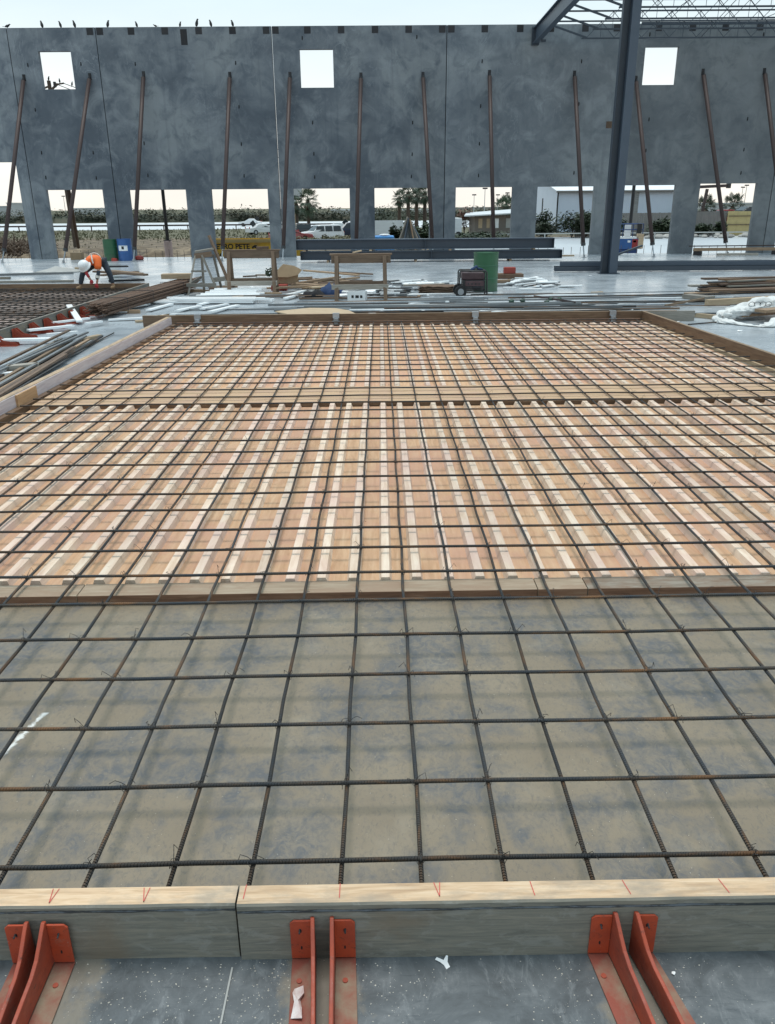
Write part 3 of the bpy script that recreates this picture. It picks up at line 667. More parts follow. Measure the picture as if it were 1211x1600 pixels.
tag(lin('plank_edge_board', 'dark_board', (-4.36, 9.70-.03, .046), (5.7, 9.70+.05, .046), .035, .076), 'thin dark brown edge board on the near side of the middle planks', 'board')
# ribbed formliner
def formliner(label, y0, y1):
    root = thing('ribbed_formliner', label, 'formliner', (.6, (y0+y1)/2, 0), 0, 'ribbed wooden formliners under the rebar')
    MB().box(-4.36, 5.62+.4*(y0 < 8), y0, y1, .008, .040).build('liner_sheet', 'liner_plywood', root, world=True)
    x = -4.371+.2085; k_ = 0
    while x < 5.55+.4*(y0 < 8):
        w = .045+.004*mnoise.noise(Vector((k_*1.7, y0, 0))); d = .012*mnoise.noise(Vector((k_*.9, y0+3, 0)))
        x_ = x+d; s0, s1 = y0+.012*rnd.random(), y1-.012*rnd.random()
        mb = MB(); mb.add([(x_-w, s0, .0395), (x_-w*.62, s0, .088), (x_+w*.62, s0, .088), (x_+w, s0, .0395), (x_-w, s1, .0395), (x_-w*.62, s1, .088), (x_+w*.62, s1, .088), (x_+w, s1, .0395)],
               [(0,1,2,3), (7,6,5,4), (0,4,5,1), (1,5,6,2), (2,6,7,3)])
        mb.build('liner_rib', 'liner_strip', root, world=True); x += .2085; k_ += 1
formliner('near ribbed formliner of pinkish wood strips in front of the middle planks', 4.695, 9.665)
formliner('far ribbed formliner of pinkish wood strips behind the middle planks', 10.64, 16.80)

# ---------------------------------------------------------------- rebar mat
ZB = .112; RB = .0091
xb = [-2.003, -1.697, -1.39, -1.077, -.777, -.492, -.166, .123, .422, .734, 1.031, 1.356, 1.673, 1.966, 2.269]
xs_ = []; x = xb[0]-.307
while x > -4.36: xs_.append(x+rnd.uniform(-.012, .012)); x -= .307
xs_ = xs_[::-1]+xb; x = xb[-1]+.307
while x < 5.62: xs_.append(x+rnd.uniform(-.012, .012)); x += .307
for i, x in enumerate(xs_):
    e_ = rnd.uniform(-.012, .012) if x not in xb else 0
    o = lin('rebar', 'rebar_steel', (x, 2.04, ZB+rnd.uniform(-.002, .002)), (x+e_*2+.0, 16.88+rnd.uniform(-.12, .10), ZB), RB, None, 10, sag=.005, segs=24)
    tag(o, nth(i+1)+' lengthwise rebar from the left in the front mat, running towards the wall', 'rebar', 'lengthwise rebars of the front mat')
yb = [2.247, 2.665, 3.069, 3.479, 3.88, 4.301, 4.692, 5.097, 5.468]
y = 5.875
while y < 16.9: yb.append(y+rnd.uniform(-.025, .025)); y += .4045
for i, y in enumerate(yb):
    e_ = rnd.uniform(-.015, .015) if i > 8 else 0
    xl, xr = -4.57+.16*(y-7)/9.95+.13, 5.46+.54*max(0, (17.2-y)/9.0)
    o = lin('rebar', 'rebar_steel', (xl, y+.0086*xl-e_, ZB+2*RB-.001), (xr, y+.0086*xr+e_, ZB+2*RB-.001), RB*1.04, None, 10, sag=.006, segs=20)
    tag(o, nth(i+1)+' crosswise rebar counted back from the near form board in the front mat', 'rebar', 'crosswise rebars of the front mat')
# tie wires on crossings
tie_meshes = []
for k_ in range(5):
    mb = MB(); r = random.Random(k_+11); R2 = .017
    loop = [(R2*math.cos(a*.7)*1.1, R2*math.sin(a*.7), .016+.013*math.cos(a*1.4)) for a in range(9)]
    mb.tube(loop, .0014, 5)
    a0 = r.uniform(0, 6.28); c_, s2 = math.cos(a0), math.sin(a0)
    mb.tube([(0, 0, .028), (.016*c_, .016*s2, .04+.012*r.random()), (.04*c_, .03*s2, .052+.02*r.random()), (.055*c_+.01, .03*s2+.012, .03+.03*r.random())], .0014, 5)
    mb.tube([(0, 0, .026), (-.018*c_, .010*s2+.01, .035), (-.03*c_, -.03*s2, .035+.02*r.random()), (-.045*c_, -.03*s2, .02)], .0014, 5)
    o = mb.build('tie_wire', 'rebar_steel', origin='none'); tie_meshes.append(o.data); bpy.data.objects.remove(o)
nt_ = 0
for j, y in enumerate(yb[:26]):
    for i, x in enumerate(xs_):
        if abs(x)/max(y, .1) > .62 or rnd.random() > (.62 if j < 9 else .25): continue
        o = bpy.data.objects.new('tie_wire', tie_meshes[rnd.randrange(5)]); COL.objects.link(o)
        o.location = (x, y+.0086*x, ZB); o.rotation_euler = (0, 0, rnd.uniform(0, 6.28)); nt_ += 1
        tag(o, 'twisted black tie wire on a crossing of the front rebar mat', 'tie wire', 'tie wires on the front mat')

# loose grit in front, scraps
mb = MB(); r = random.Random(5)
def grain(x, y, z, s):
    s2 = s*r.uniform(.5, 1); mb.add([(x-s, y, z), (x, y-s2, z), (x+s, y, z), (x, y+s2, z), (x, y, z+s*.8)], [(0,1,4),(1,2,4),(2,3,4),(3,0,4)])
for _ in range(1500):
    x = r.gauss(*r.choice(((-.72, .18), (-.46, .1), (-.02, .10), (.55, .12), (.95, .12), (-.9, .15), (-.35, .06)))); grain(x, r.uniform(1.62, 1.945), 0, .0006+.0030*r.random()**3)
for _ in range(160):
    grain(r.uniform(-1.5, 1.5), r.uniform(1.5, 1.94), 0, r.uniform(.0006, .0015))
for _ in range(700):
    grain(r.uniform(-2, 2.2), r.uniform(2.06, 4.4), .004, r.uniform(.0012, .0026))
o = mb.build('sawdust_grit', 'grit', origin='none'); tag(o, 'pale sawdust grains scattered over the slab and casting bed', 'grit', None, 'stuff')
def scrap(label, c, s, seed, mat='white_plastic', name='paper_scrap', cat='scrap', grp=None):
    r = random.Random(seed); mb = MB(); n = 9
    ring = [(c[0]+s*r.uniform(.35, 1)*math.cos(6.283*k/n), c[1]+s*r.uniform(.3, .8)*math.sin(6.283*k/n), .004+s*r.uniform(0, .35)) for k in range(n)]
    low = [(a, b, max(.001, z-.002)) for a, b, z in ring]
    mb.add(ring+[(c[0], c[1], .004+s*.3)], [(k, (k+1) % n, n) for k in range(n)]); mb.add(low+[(c[0], c[1], .002+s*.3)], [((k+1) % n, k, n) for k in range(n)])
    mb.add(ring+low, [(k, (k+1) % n, n+(k+1) % n, n+k) for k in range(n)])
    return tag(mb.build(name, mat), label, cat, grp)
q = P(693, 1503); mb = MB(); 
mb.prism([(-.028, .012), (-.022, .020), (.0, .010), (.010, .026), (.016, .024), (.013, .004), (.02, -.012), (.008, -.020), (.0, -.006), (-.012, .004)], 0.0, .0025, 'Z')
mb.xf(Matrix.Translation((q.x, q.y-.008, .003)) @ Matrix.Rotation(R_(12), 4, 'X'))
tag(mb.build('paper_scrap', 'white_plastic'), 'white Y-shaped paper scrap on the slab below the middle of the long near board', 'scrap')
scrap('tiny white crumb on the slab right of the rightmost bracket', P(1052, 1522), .009, 5)
q = P(466, 1572); mb = MB(); n = 8
pts = [(-.016, .05), (.012, .055), (.017, .03), (.006, .012), (.014, -.02), (.018, -.055), (-.018, -.05), (-.012, 0), (-.02, .03)]
mb.add([(q.x+a, q.y+b, .012+.010*abs(math.sin(i*2.1))) for i, (a, b) in enumerate(pts)]+[(q.x, q.y, .026)], [(i, (i+1) % 9, 9) for i in range(9)])
mb.add([(q.x+a, q.y+b, .0105+.008*abs(math.sin(i*2.1))) for i, (a, b) in enumerate(pts)]+[(q.x, q.y, .023)], [((i+1) % 9, i, 9) for i in range(9)])
tag(mb.build('plastic_wrapper', 'wrapper'), 'crumpled clear plastic wrapper lying on a red bracket foot', 'wrapper')
tag(lin('caulk_line', 'concrete_pale', P(363, 1512, .003), P(345, 1600, .003), .006, .004), 'thin pale bead of grout on the slab below the butt joint', 'grout')

# ================================================================ LEFT PANEL, REBAR PILE, WORKER
side_l = side_board('form_board', 'grey form board along the right side of the left panel, red brackets on it', (-7.22, 13.5, 0), (-7.08, 25.0, 0), .05, .235, 'weathered_board', 'form boards round the left panel')
lin('top_edge', 'grey_lumber', (-7.22, 13.5, .239), (-7.08, 25.0, .239), .055, .006, parent=side_l)
side_board('form_board', 'brown form board closing the back of the left panel behind the worker', (-14.5, 25.2, 0), (-7.06, 25.06, 0), .06, .235, 'dark_board', 'form boards round the left panel')
sheet('casting_bed', -14.5, -7.25, 12.5, 25.15, .005, 'dusty_bed')
kx = 0
for i in range(23):
    x = -7.42-.31*i
    tag(lin('rebar', 'rebar_steel', (x, 12.6, .10), (x+rnd.uniform(-.03, .03), 25.0, .10), .0115, None, 8), nth(i+1)+' lengthwise rebar from the right in the left panel', 'rebar', 'lengthwise rebars of the left panel')
for i in range(31):
    y = 24.8-.40*i
    tag(lin('rebar', 'rebar_steel', (-14.4, y+rnd.uniform(-.03, .03), .122), (-7.3, y, .122), .0115, None, 8), nth(i+1)+' crosswise rebar counted from the worker end of the left panel', 'rebar', 'crosswise rebars of the left panel')
for i in range(36):
    yq = 24.75-.36*i
    o = lin('liner_batten', 'mauve_batten', (-14.4, yq, .03), (-7.3, yq, .03), .15, .05)
    tag(o, nth(i+1)+' brown liner batten under the rebar counted from the far end of the left panel', 'batten', 'liner battens of the left panel')
for i, yq in enumerate((14.9, 15.72, 16.50, 17.22, 17.95, 18.62, 19.32)):
    x = -7.19+.12*(yq-13.5)/11.5*1.0+.028
    lab = 'nearest red bracket on the left panel board, at the photo edge' if i == 0 else nth(i+1)+' red bracket counted from the photo edge on the left panel board'
    root = thing('angle_bracket', lab, 'bracket', (x, yq, 0), 0, 'red brackets on the left panel')
    for dy in (-.045, .045):
        MB().prism([(0, .006), (0, .205), (.04, .21), (.10, .15), (.16, .10), (.26, .085), (.40, .06), (.42, .006)], dy-.005, dy+.005, 'Y').build('web_plate', 'red_oxide', root)
    MB().box(.0, .007, -.13, .13, .02, .20).build('board_flange', 'red_oxide', root)
    MB().box(.0, .42, -.12, .12, .001, .007).build('foot_flange', 'red_oxide', root)
# bundle of rusty rebar lengths lying along the board
bn = thing('rebar_bundle', 'big bundle of rusty rebar lengths stacked beside the left panel board', 'rebar bundle', (-6.3, 22, 0))
r = random.Random(3)
for lay in range(7):
    for k_ in range(13):
        x0 = -6.72+.042*k_+r.uniform(-.01, .01)+.012*(lay % 2); z = .10+.042*lay+r.uniform(-.006, .006)
        y0 = 18.55+r.uniform(-.25, .25); y1 = 25.3+r.uniform(-.5, .6)
        dx = .62+r.uniform(-.03, .03)
        mb = MB(); mb.tube([(x0, y0, z), (x0+dx*.5, (y0+y1)/2, z+r.uniform(-.01, .01)), (x0+dx, y1, z)], .0125, 6)
        o = mb.build('bundled_bar', 'bundle_rust', bn, world=True)
for i, yq in enumerate((19.3, 21.0, 23.4)):
    x = -6.66+.62*(yq-18.55)/6.7
    mb = MB(); mb.tube([(x-.05, yq, .06), (x-.05, yq, .40), (x+.60, yq, .40), (x+.60, yq, .06), (x-.05, yq, .06)], .009, 6); mb.build('binding_wire', 'embed_steel', bn, world=True)
for i, yq in enumerate((19.6, 22.0, 24.6)):
    x = -6.66+.62*(yq-18.55)/6.7
    tag(lin('bearer_block', 'lumber', (x-.2, yq, .042), (x+.75, yq, .042), .09, .08), ['nearest', 'middle', 'farthest'][i]+' timber bearer block under the rebar bundle', 'block', 'bearers under the rebar bundle')

# worker bent over tying rebar
W0 = Vector((-8.52, 24.62, .125))
wk = thing('person', 'worker in white helmet and orange hi-vis vest bent over tying rebar', 'person', W0)
pel, chest, neck = (.14, .20, .80), (.04, -.05, .85), (-.07, -.20, .78)
head = (-.14, -.29, .66)
lh, lk, la, lf = (.04, .20, .76), (-.34, -.04, .45), (-.46, .0, .09), (-.58, -.08, .04)
rh, rk, ra, rf = (.24, .22, .76), (.42, .10, .42), (.48, .12, .09), (.46, -.06, .04)
ls, le, lw = (-.10, -.20, .76), (-.12, -.36, .50), (-.0, -.38, .28)
rs2, re, rw = (.17, -.12, .80), (.22, -.26, .50), (.14, -.32, .17)
body = skinned('body', 'skin', [(pel, .11), (chest, .12), (neck, .055), (head, .085), (lh, .085), (lk, .058), (la, .042), (rh, .085), (rk, .058), (ra, .042), (ls, .055), (le, .042), (lw, .03), (rs2, .055), (re, .042), (rw, .03)],
    [(0,1),(1,2),(2,3),(0,4),(4,5),(5,6),(0,7),(7,8),(8,9),(1,10),(10,11),(11,12),(1,13),(13,14),(14,15)], wk)
skinned('vest', 'hi_vis_orange', [((.12, .12, .84), .18), (chest, .235), ((-.05, -.16, .79), .155), (ls, .085), ((-.13, -.30, .60), .065), (rs2, .125), ((.21, -.24, .56), .105)], [(0,1),(1,2),(2,3),(3,4),(1,5),(5,6)], wk)
skinned('trousers', 'denim', [((.15, .20, .80), .15), (lh, .12), (lk, .085), ((-.455, -.01, .12), .068), (rh, .12), (rk, .085), ((.475, .12, .12), .068)], [(0,1),(1,2),(2,3),(0,4),(4,5),(5,6)], wk)
skinned('sleeve', 'red_glove', [((-.13, -.31, .58), .05), (le, .052), ((-.03, -.38, .34), .042)], [(0,1),(1,2)], wk)
skinned('sleeve', 'denim', [((.215, -.25, .54), .065), (re, .06), ((.15, -.31, .28), .048)], [(0,1),(1,2)], wk)
MB().tube([(.185, -.285, .40), (.165, -.30, .33)], .064, 12).build('cuff_band', 'reflective_tape', wk)
def glove(c, dx):
    pts = [((c[0], c[1], c[2]+.05), .034), ((c[0], c[1]-.01, c[2]-.01), .046)]; ed = [(0, 1)]
    for k_, (ox, ln) in enumerate(((-.036, .058), (-.012, .070), (.012, .066), (.036, .052))):
        pts += [((c[0]+ox, c[1]-.02, c[2]-.03), .013), ((c[0]+ox*1.1, c[1]-.02, c[2]-.03-ln*.6), .011), ((c[0]+ox*1.05, c[1]+.012, c[2]-.03-ln), .009)]
        n = len(pts); ed += [(1, n-3), (n-3, n-2), (n-2, n-1)]
    pts += [((c[0]+dx*.05, c[1]+.0, c[2]-.005), .013), ((c[0]+dx*.06, c[1]-.02, c[2]-.05), .011)]; n = len(pts); ed += [(1, n-2), (n-2, n-1)]
    skinned('glove', 'red_glove', pts, ed, wk, 1)
glove((.14, -.33, .14), -1); glove((.01, -.38, .25), 1)
for a, f_ in ((la, lf), (ra, rf)):
    skinned('boot', 'tan_boot', [((a[0], a[1], .13), .062), ((a[0], a[1], .035), .055), (((a[0]+f_[0])/2, (a[1]+f_[1])/2, .035), .05), ((f_[0], f_[1], .025), .042)], [(0,1),(1,2),(2,3)], wk, 2)
# helmet: dome with brim, tilted down with the head
mb = MB(); mb.lathe([(.200, -.025), (.198, 0), (.168, .004), (.166, .055), (.152, .11), (.115, .155), (.06, .178), (.002, .185)], 28)
mb.xf(Matrix.Translation((-.15, -.31, .665)) @ Vector((-.30, -.62, .62)).normalized().to_track_quat('Z', 'Y').to_matrix().to_4x4())
hel = mb.build('helmet', 'helmet_white', wk, smooth=True)
# face under the brim: nose, ears on the head
mb = MB(); fd = Vector((-.30, -.50, -.80)).normalized()
hc = Vector(head)+fd*.03; sd = fd.cross(Vector((0, 0, 1))).normalized()
mb.tube([hc+fd*.07+Vector((0, 0, .02)), hc+fd*.105, hc+fd*.085-Vector((0, 0, .012))], [.008, .014, .012], 8)
for s2 in (-1, 1): mb.tube([hc+sd*s2*.085, hc+sd*s2*.10], [.03, .018], 8)
mb.build('face_features', 'skin', wk, smooth=True)
MB().tube([(.05, -.20, .98), (.08, -.265, .85), (.10, -.27, .74)], .02, 6).build('vest_stripe', 'reflective_tape', wk)
mb = MB()
mb.tube([(.06+.19*math.cos(t2*.5236), .02, .84+.185*math.sin(t2*.5236)) for t2 in range(0, 7)], .014, 6)
mb.build('vest_stripe', 'reflective_tape', wk)

# ================================================================ CLUTTER ON THE SLAB
def saw_horse(label, x0, x1, yc, h, mid_z, side):
    root = thing('sawhorse', label, 'sawhorse', ((x0+x1)/2, yc, 0), 0, 'wooden sawhorses'); L2 = (x1-x0)/2
    w_ = 'sawhorse_wood'
    def pc(nm, a, b, w, h_, m_=w_): return lin(nm, m_, Vector(a)+root.location, Vector(b)+root.location, w, h_, parent=root, bevel=.004)
    pc('top_rail', (-L2-.08, 0, h-.02), (L2+.10, .0, h-.02), .16, .04)
    pc('apron_board', (-L2-.04, -.09, h-.14), (L2+.06, -.09, h-.14), .04, .19); pc('apron_board', (-L2-.04, .09, h-.14), (L2+.06, .09, h-.14), .04, .19)
    for sx2 in (-1, 1):
        for sy in (-1, 1):
            xx = sx2*(L2-.10)
            pc('leg', (xx-(.0 if sx2 < 0 else 0), sy*.12, h-.05), (xx+sx2*.02, sy*.36, 0), .10, .045)
        pc('end_brace', (sx2*(L2-.10)+sx2*.06, -.30, mid_z), (sx2*(L2-.10)+sx2*.06, .30, mid_z), .03, .09)
    pc('stretcher', (-L2-.04, -.285, mid_z), (L2+.0, -.285, mid_z), .04, .13, 'grey_lumber'); pc('stretcher', (-L2+.06, .27, mid_z+.04), (L2-.04, .27, mid_z+.04), .04, .12)
    return root
saw_horse('left wooden sawhorse standing by the stepladder', -4.44, -2.98, 23.9, 1.24, .33, 0)
saw_horse('right wooden sawhorse in front of the stacked girders', -1.25, .20, 21.75, 1.22, .40, 0)
tag(lin('scrap_block', 'brown_reel', (-3.55, 23.88, 1.285), (-3.2, 23.92, 1.285), .12, .07), 'dark offcut lying on top of the left sawhorse', 'offcut')
tag(lin('wedge_offcut', 'plank_top', (-.72, 21.7, 1.245), (-.5, 21.8, 1.285), .06, .03), 'pale wood wedge lying on top of the right sawhorse', 'offcut')
# wooden step platform / ladder
root = thing('work_step', 'small grey timber step stand with a tall lean-to plank beside the left sawhorse', 'step stand', (-5.1, 24.1, 0))
def pc(nm, a, b, w, h, m_='grey_lumber'): return lin(nm, m_, Vector(a)+root.location, Vector(b)+root.location, w, h, parent=root, bevel=.003)
pc('top_board', (-.25, -.05, 1.18), (.28, .05, 1.26), .34, .05); pc('front_apron', (-.24, -.20, 1.07), (.26, -.20, 1.13), .03, .15, 'sawhorse_wood')
for a, b in (((-.22, -.18, 1.1), (-.50, -.32, 0)), ((-.12, .2, 1.05), (-.18, .4, 0)), ((-.02, -.22, 1.1), (.40, -.34, 0)), ((.22, .2, 1.1), (.36, .4, 0))): pc('leg', a, b, .07, .04)
pc('cross_bar', (-.52, -.33, .28), (.34, -.33, .28), .04, .10); pc('cross_bar', (.10, .35, .36), (.62, -.05, .44), .05, .13); pc('cross_bar', (-.36, -.26, .66), (.08, -.28, .66), .03, .05); pc('cross_bar', (-.44, -.33, .30), (-.22, .36, .45), .03, .08)
tag(lin('lean_plank', 'sawhorse_wood', (-4.93, 24.15, 1.62), (-4.32, 24.0, .02), .11, .05), 'long brown plank leaning against the grey step stand', 'plank')

# barrels
def barrel(label, x, y, rr, h, mat, tilt=0):
    root = thing('steel_drum', label, 'drum', (x, y, 0), 0, 'steel drums')
    pr_ = [(rr*.97, 0), (rr, .012), (rr, .03), (rr*.985, .035)]
    for zz in (h*.34, h*.66): pr_ += [(rr*.985, zz-.02), (rr*1.02, zz), (rr*.985, zz+.02)]
    pr_ += [(rr*.985, h-.03), (rr*1.012, h-.02), (rr*1.012, h), (rr*.97, h), (rr*.965, h-.02)]
    MB().lathe(pr_, 36).build('drum_body', mat, root, smooth=False)
    return root
b1 = barrel('large green drum behind the generator', 3.09, 24.3, .365, 1.09, 'green_paint')
b2 = barrel('green drum with dark base beside the blue drum at the wall', -13.10, 40.6, .34, .98, 'green_paint')
b3 = barrel('blue drum with a white label beside the green drum at the wall', -12.38, 40.5, .34, 1.0, 'blue_paint')
mb = MB(); lab_pts = []
for k_ in range(9):
    a = R_(-90-38+k_*9.5); lab_pts.append((.345*math.cos(a), .345*math.sin(a)))
mb.add([(a, b, .46) for a, b in lab_pts]+[(a, b, .70) for a, b in lab_pts], [(k_, k_+1, 10+k_, 9+k_) for k_ in range(8)]); mb.build('drum_label', 'white_plastic', b3)
mb = MB(); mb.add([(a*1.012, b*1.012, .53) for a, b in lab_pts[3:6]]+[(a*1.012, b*1.012, .67) for a, b in lab_pts[3:6]], [(0,1,4,3),(1,2,5,4)]); mb.build('label_print', 'print_black', b3)
tag(MB().prism([(-12.95, .0), (-12.7, 0), (-12.72, .12), (-12.92, .14)], 40.0, 40.2).build('brick_block', 'red_plastic'), 'dull red block on the slab between the two drums at the wall', 'block')

# generator
gx, gy = 2.52, 22.75
root = thing('generator', 'dark portable generator with two wheels beside the large green drum', 'generator', (gx, gy, 0))
mb = MB(); 
for sy in (-.24, .24):
    mb.tube([(-.36, sy, .12), (-.36, sy, .66), (-.33, sy, .70), (.34, sy, .70), (.38, sy, .66), (.40, sy, .02)], .02, 8); mb.tube([(-.36, sy, .14), (.40, sy, .14)], .02, 8)
for x_, z in ((-.34, .70), (.34, .70), (-.36, .14), (.40, .14)): mb.tube([(x_, -.24, z), (x_, .24, z)], .018, 8)
mb.build('tube_frame', 'black_plastic', root, smooth=True)
MB().box(-.30, .32, -.22, .22, .46, .66).build('fuel_tank', 'maroon_metal', root, bevel=.04)
MB().box(-.28, .34, -.22, .22, .20, .455).build('control_panel', 'black_plastic', root, bevel=.01)
MB().box(-.20, .30, -.236, -.222, .30, .44).build('panel_plate', 'maroon_metal', root, bevel=.004)
for k_ in range(4): MB().tube([(-.12+.1*k_, -.238, .36), (-.12+.1*k_, -.252, .36)], .022, 10).build('outlet', 'black_plastic', root)
MB().tube([(-.06, 0, .66), (-.06, 0, .69)], .045, 14).build('fuel_cap', 'black_plastic', root)
MB().tube([(.0, -.19, .26), (.22, -.19, .26)], .06, 12).build('muffler', 'embed_steel', root)
for sy in (-.30, .30):
    w_ = MB().tube([(-.33, sy-.04, .16), (-.33, sy+.04, .16)], .16, 28).build('wheel', 'rubber', root)
    MB().tube([(-.33, sy-.048, .16), (-.33, sy+.048, .16)], .085, 16).build('wheel_hub', 'galvanised', w_)
mb = MB(); mb.tube([(-.05, -.1, .71), (.0, -.05, .735), (.12, .0, .80), (.16, .05, .74), (.28, .0, .73)], [.03, .04, .035, .03, .02], 8)
mb.xf(Matrix.Translation((gx, gy, 0))); tag(mb.build('blue_rag', 'cloth_blue', smooth=True), 'crumpled dark blue rag lying on top of the generator', 'rag')

# stacked steel girders in front of the wall
def girder(label, p0, p1, z, h, w):
    L_ = p1[0]-p0[0]; root = thing('steel_girder', label, 'girder', (p0[0], p0[1], z), math.atan2(p1[1]-p0[1], L_), 'stacked steel girders')
    ibeam_x(L_, h, w, .028, .018).build('girder_beam', 'steel_paint', root)
    mb = MB(); mb.box(-.02, -.002, -w/2, w/2, 0, h); mb.build('end_plate', 'steel_paint_dark', root); mb = MB(); mb.box(L_+.002, L_+.02, -w/2, w/2, 0, h); mb.build('end_plate', 'steel_paint_dark', root)
    MB().box(L_*.5, L_*.5+.016, -w/2+.01, w/2-.01, .03, h-.03).build('stiffener', 'steel_paint', root)
    return root
girder('lower steel girder of the stack in front of the wall', (-3.62, 38.1), (8.22, 37.95), .10, .38, .62)
girder('upper steel girder of the stack in front of the wall', (-3.80, 38.1), (7.83, 37.95), .545, .44, .62)
girder('thin dark steel beam lying behind the stacked girders at right', (-3.0, 39.6), (8.0, 39.4), .10, .3, .25)
for i, x in enumerate((-2.4, 1.6, 5.9)):
    tag(lin('bearer_block', 'lumber', (x, 37.65, .048), (x, 38.5, .048), .1, .09), ['left', 'middle', 'right'][i]+' floor bearer block under the stacked girders', 'block', 'floor bearers under girders')
for i, x in enumerate((-3.2, -.2, 3.4, 7.2)):
    tag(lin('spacer_block', 'plank_top' if i % 2 else 'lumber', (x-.25, 37.7, .512), (x-.2, 38.4, .512), .12, .058), ['leftmost', 'second', 'third', 'rightmost'][i]+' wood spacer between the two stacked girders', 'spacer', 'spacers between girders')
tag(lin('lumber_end', 'plank_top', (8.0, 38.5, .16), (9.0, 38.6, .16), .1, .07), 'short pale plank sticking out behind the right end of the stacked girders', 'plank')
# purlin stacks at the column
GP = 'dark steel purlins lying by the column'
for i, (xa, xb_, y, z) in enumerate(((6.5, 26, 31.0, 0.04), (6.75, 26, 31.25, .20), (6.6, 26, 31.55, .05), (6.9, 26, 31.9, .19))):
    sk = -.09
    root = thing('steel_purlin', ['nearest bottom', 'nearest middle-layer', 'bottom back', 'back upper'][i]+' dark steel purlin in the pile around the column foot', 'purlin', (xa, y+.6 if i == 9 else y, z), R_(-1.2), GP)
    mb = MB(); L_ = xb_-xa
    mb.box(0, L_, -.10, -.094, 0, .145); mb.box(0, L_, -.0935, .0, 0, .008); mb.box(0, L_, -.0935, .0, .137, .145); mb.build('purlin_channel', 'steel_paint_dark' if i % 2 == 0 else 'steel_paint', root)
# rust timber/pipes on floor along right wall
tag(lin('timber_beam', 'lumber', (15.3, 40.6, .28), (24, 40.7, .28), .15, .14), 'long pale timber lying by the wall at the far right', 'timber')
tag(lin('steel_strip', 'rusty_pipe', (15.2, 41.0, .42), (24, 41.1, .42), .05, .05), 'thin dark bar on supports by the wall at the far right', 'bar')
for i, x in enumerate((15.6, 19.5, 23)):
    tag(MB().box(x-.08, x+.08, 40.45, 41.2, 0, .205).build('bearer_block', 'embed_steel'), ['left', 'middle', 'right'][i]+' dark bearer under the long timber at the far right', 'block', 'bearers under the far right timber')
tag(lin('short_beam', 'grey_lumber', (16.35, 40.3, .06), (18.35, 40.3, .06), .12, .10), 'short grey beam at the foot of the second-from-right brace', 'beam')
q = P(1018, 397); tag(lin('steel_grate', 'steel_paint_dark', (11.9, 41.6, .03), (13.2, 42.0, .42), .12, .08), 'dark bent bar propped by the brace near the scissor lift', 'bar')

# loose bars, pipes, planks : helper with label lists
def piece(name, mat, a, b, w, h, label, cat, group, z=None, **k): return tag(lin(name, mat, a, b, w, h, **k), label, cat, group)
# long grey pipes behind the far form board
r = random.Random(21)
pl = [((-1.2, 18.4), (4.6, 18.75), .022), ((-.7, 18.75), (5.4, 18.9), .02), ((-2.6, 19.7), (3.2, 20.1), .03), ((-1.9, 20.05), (5.0, 20.35), .03), ((-.9, 20.5), (7.6, 21.0), .022),
      ((.8, 21.0), (8.2, 21.9), .02), ((.3, 19.35), (7.0, 19.6), .025), ((3.4, 21.8), (9.6, 22.4), .02), ((-4.2, 18.3), (-.9, 18.5), .02), ((2.5, 22.6), (12.0, 23.4), .014), ((5.2, 20.4), (12.2, 21.3), .03), ((4.4, 19.9), (7.3, 20.7), .02),
      ((-2.9, 20.9), (1.2, 21.2), .025), ((1.9, 18.6), (6.1, 19.1), .018)]
for i, (a, b, w) in enumerate(pl):
    piece('grey_pipe', ('grey_pipe', 'rebar_steel', 'grey_pipe')[i % 3], (*a, w+.005+.03*(i % 2)), (*b, w+.005+.03*(i % 2)), w, None, nth(i+1)+' long loose pipe counted from the front of those lying behind the far form board', 'pipe', 'long pipes behind the far board')
r = random.Random(33)
for i in range(46):
    y = 17.9+.115*i+r.uniform(-.05, .05); x0 = r.choice((-5.2, -3.4, -1.5, .4, 1.8, 3.2))+r.uniform(-.9, .9); ln = r.uniform(2.2, 6.2); a_ = r.uniform(-.03, .06)
    x1 = min(x0+ln, 9.5); w = r.uniform(.010, .024); z = w+.004+r.choice((0, .02, .05))
    if y < 18.6 and x0 < -.4: continue
    if 20.4 < y < 22.4 and x0 < -2.6: x0 = -2.2; x1 = max(x1, 1.0)
    piece('floor_rod', ('grey_pipe', 'galvanised', 'rebar_steel', 'white_plastic', 'grey_pipe', 'dark_board')[i % 6], (x0, y, z), (x1, y+(x1-x0)*a_, z+.01), w, None, nth(i+1)+' thin loose rod, counted from the front, on the slab behind the far form board', 'rod', 'loose rods behind the far board')
for i in range(34):
    x = r.uniform(-5.5, 6.5); y = r.uniform(17.7, 19.6) if i % 2 else r.uniform(22.6, 27.5); a_ = r.uniform(0, 3.1); ln = r.uniform(.12, .4)
    if -2.6 < x < -.4 and y < 19.5: x += 3
    d_ = (math.cos(a_)*ln, math.sin(a_)*ln)
    piece('wood_scrap', ('lumber', 'white_plastic', 'cardboard', 'dark_board', 'plank_top', 'white_plastic', 'embed_steel')[i % 7], (x-d_[0], y-d_[1], .03), (x+d_[0], y+d_[1], .03), r.uniform(.05, .13), .04, 'small scattered offcut on the slab behind the far form board', 'offcut', 'small scattered offcuts')
piece('crossing_bar', 'rusty_pipe', (4.15, 22.1, .06), (4.85, 20.3, .09), .03, .05, 'short dark bar crossing over the long pipes right of the generator', 'bar', None)
piece('crossing_bar', 'lumber', (6.9, 19.7, .06), (8.3, 20.9, .09), .035, .05, 'thin wood strip crossing the pipes near the right corner', 'strip', None)
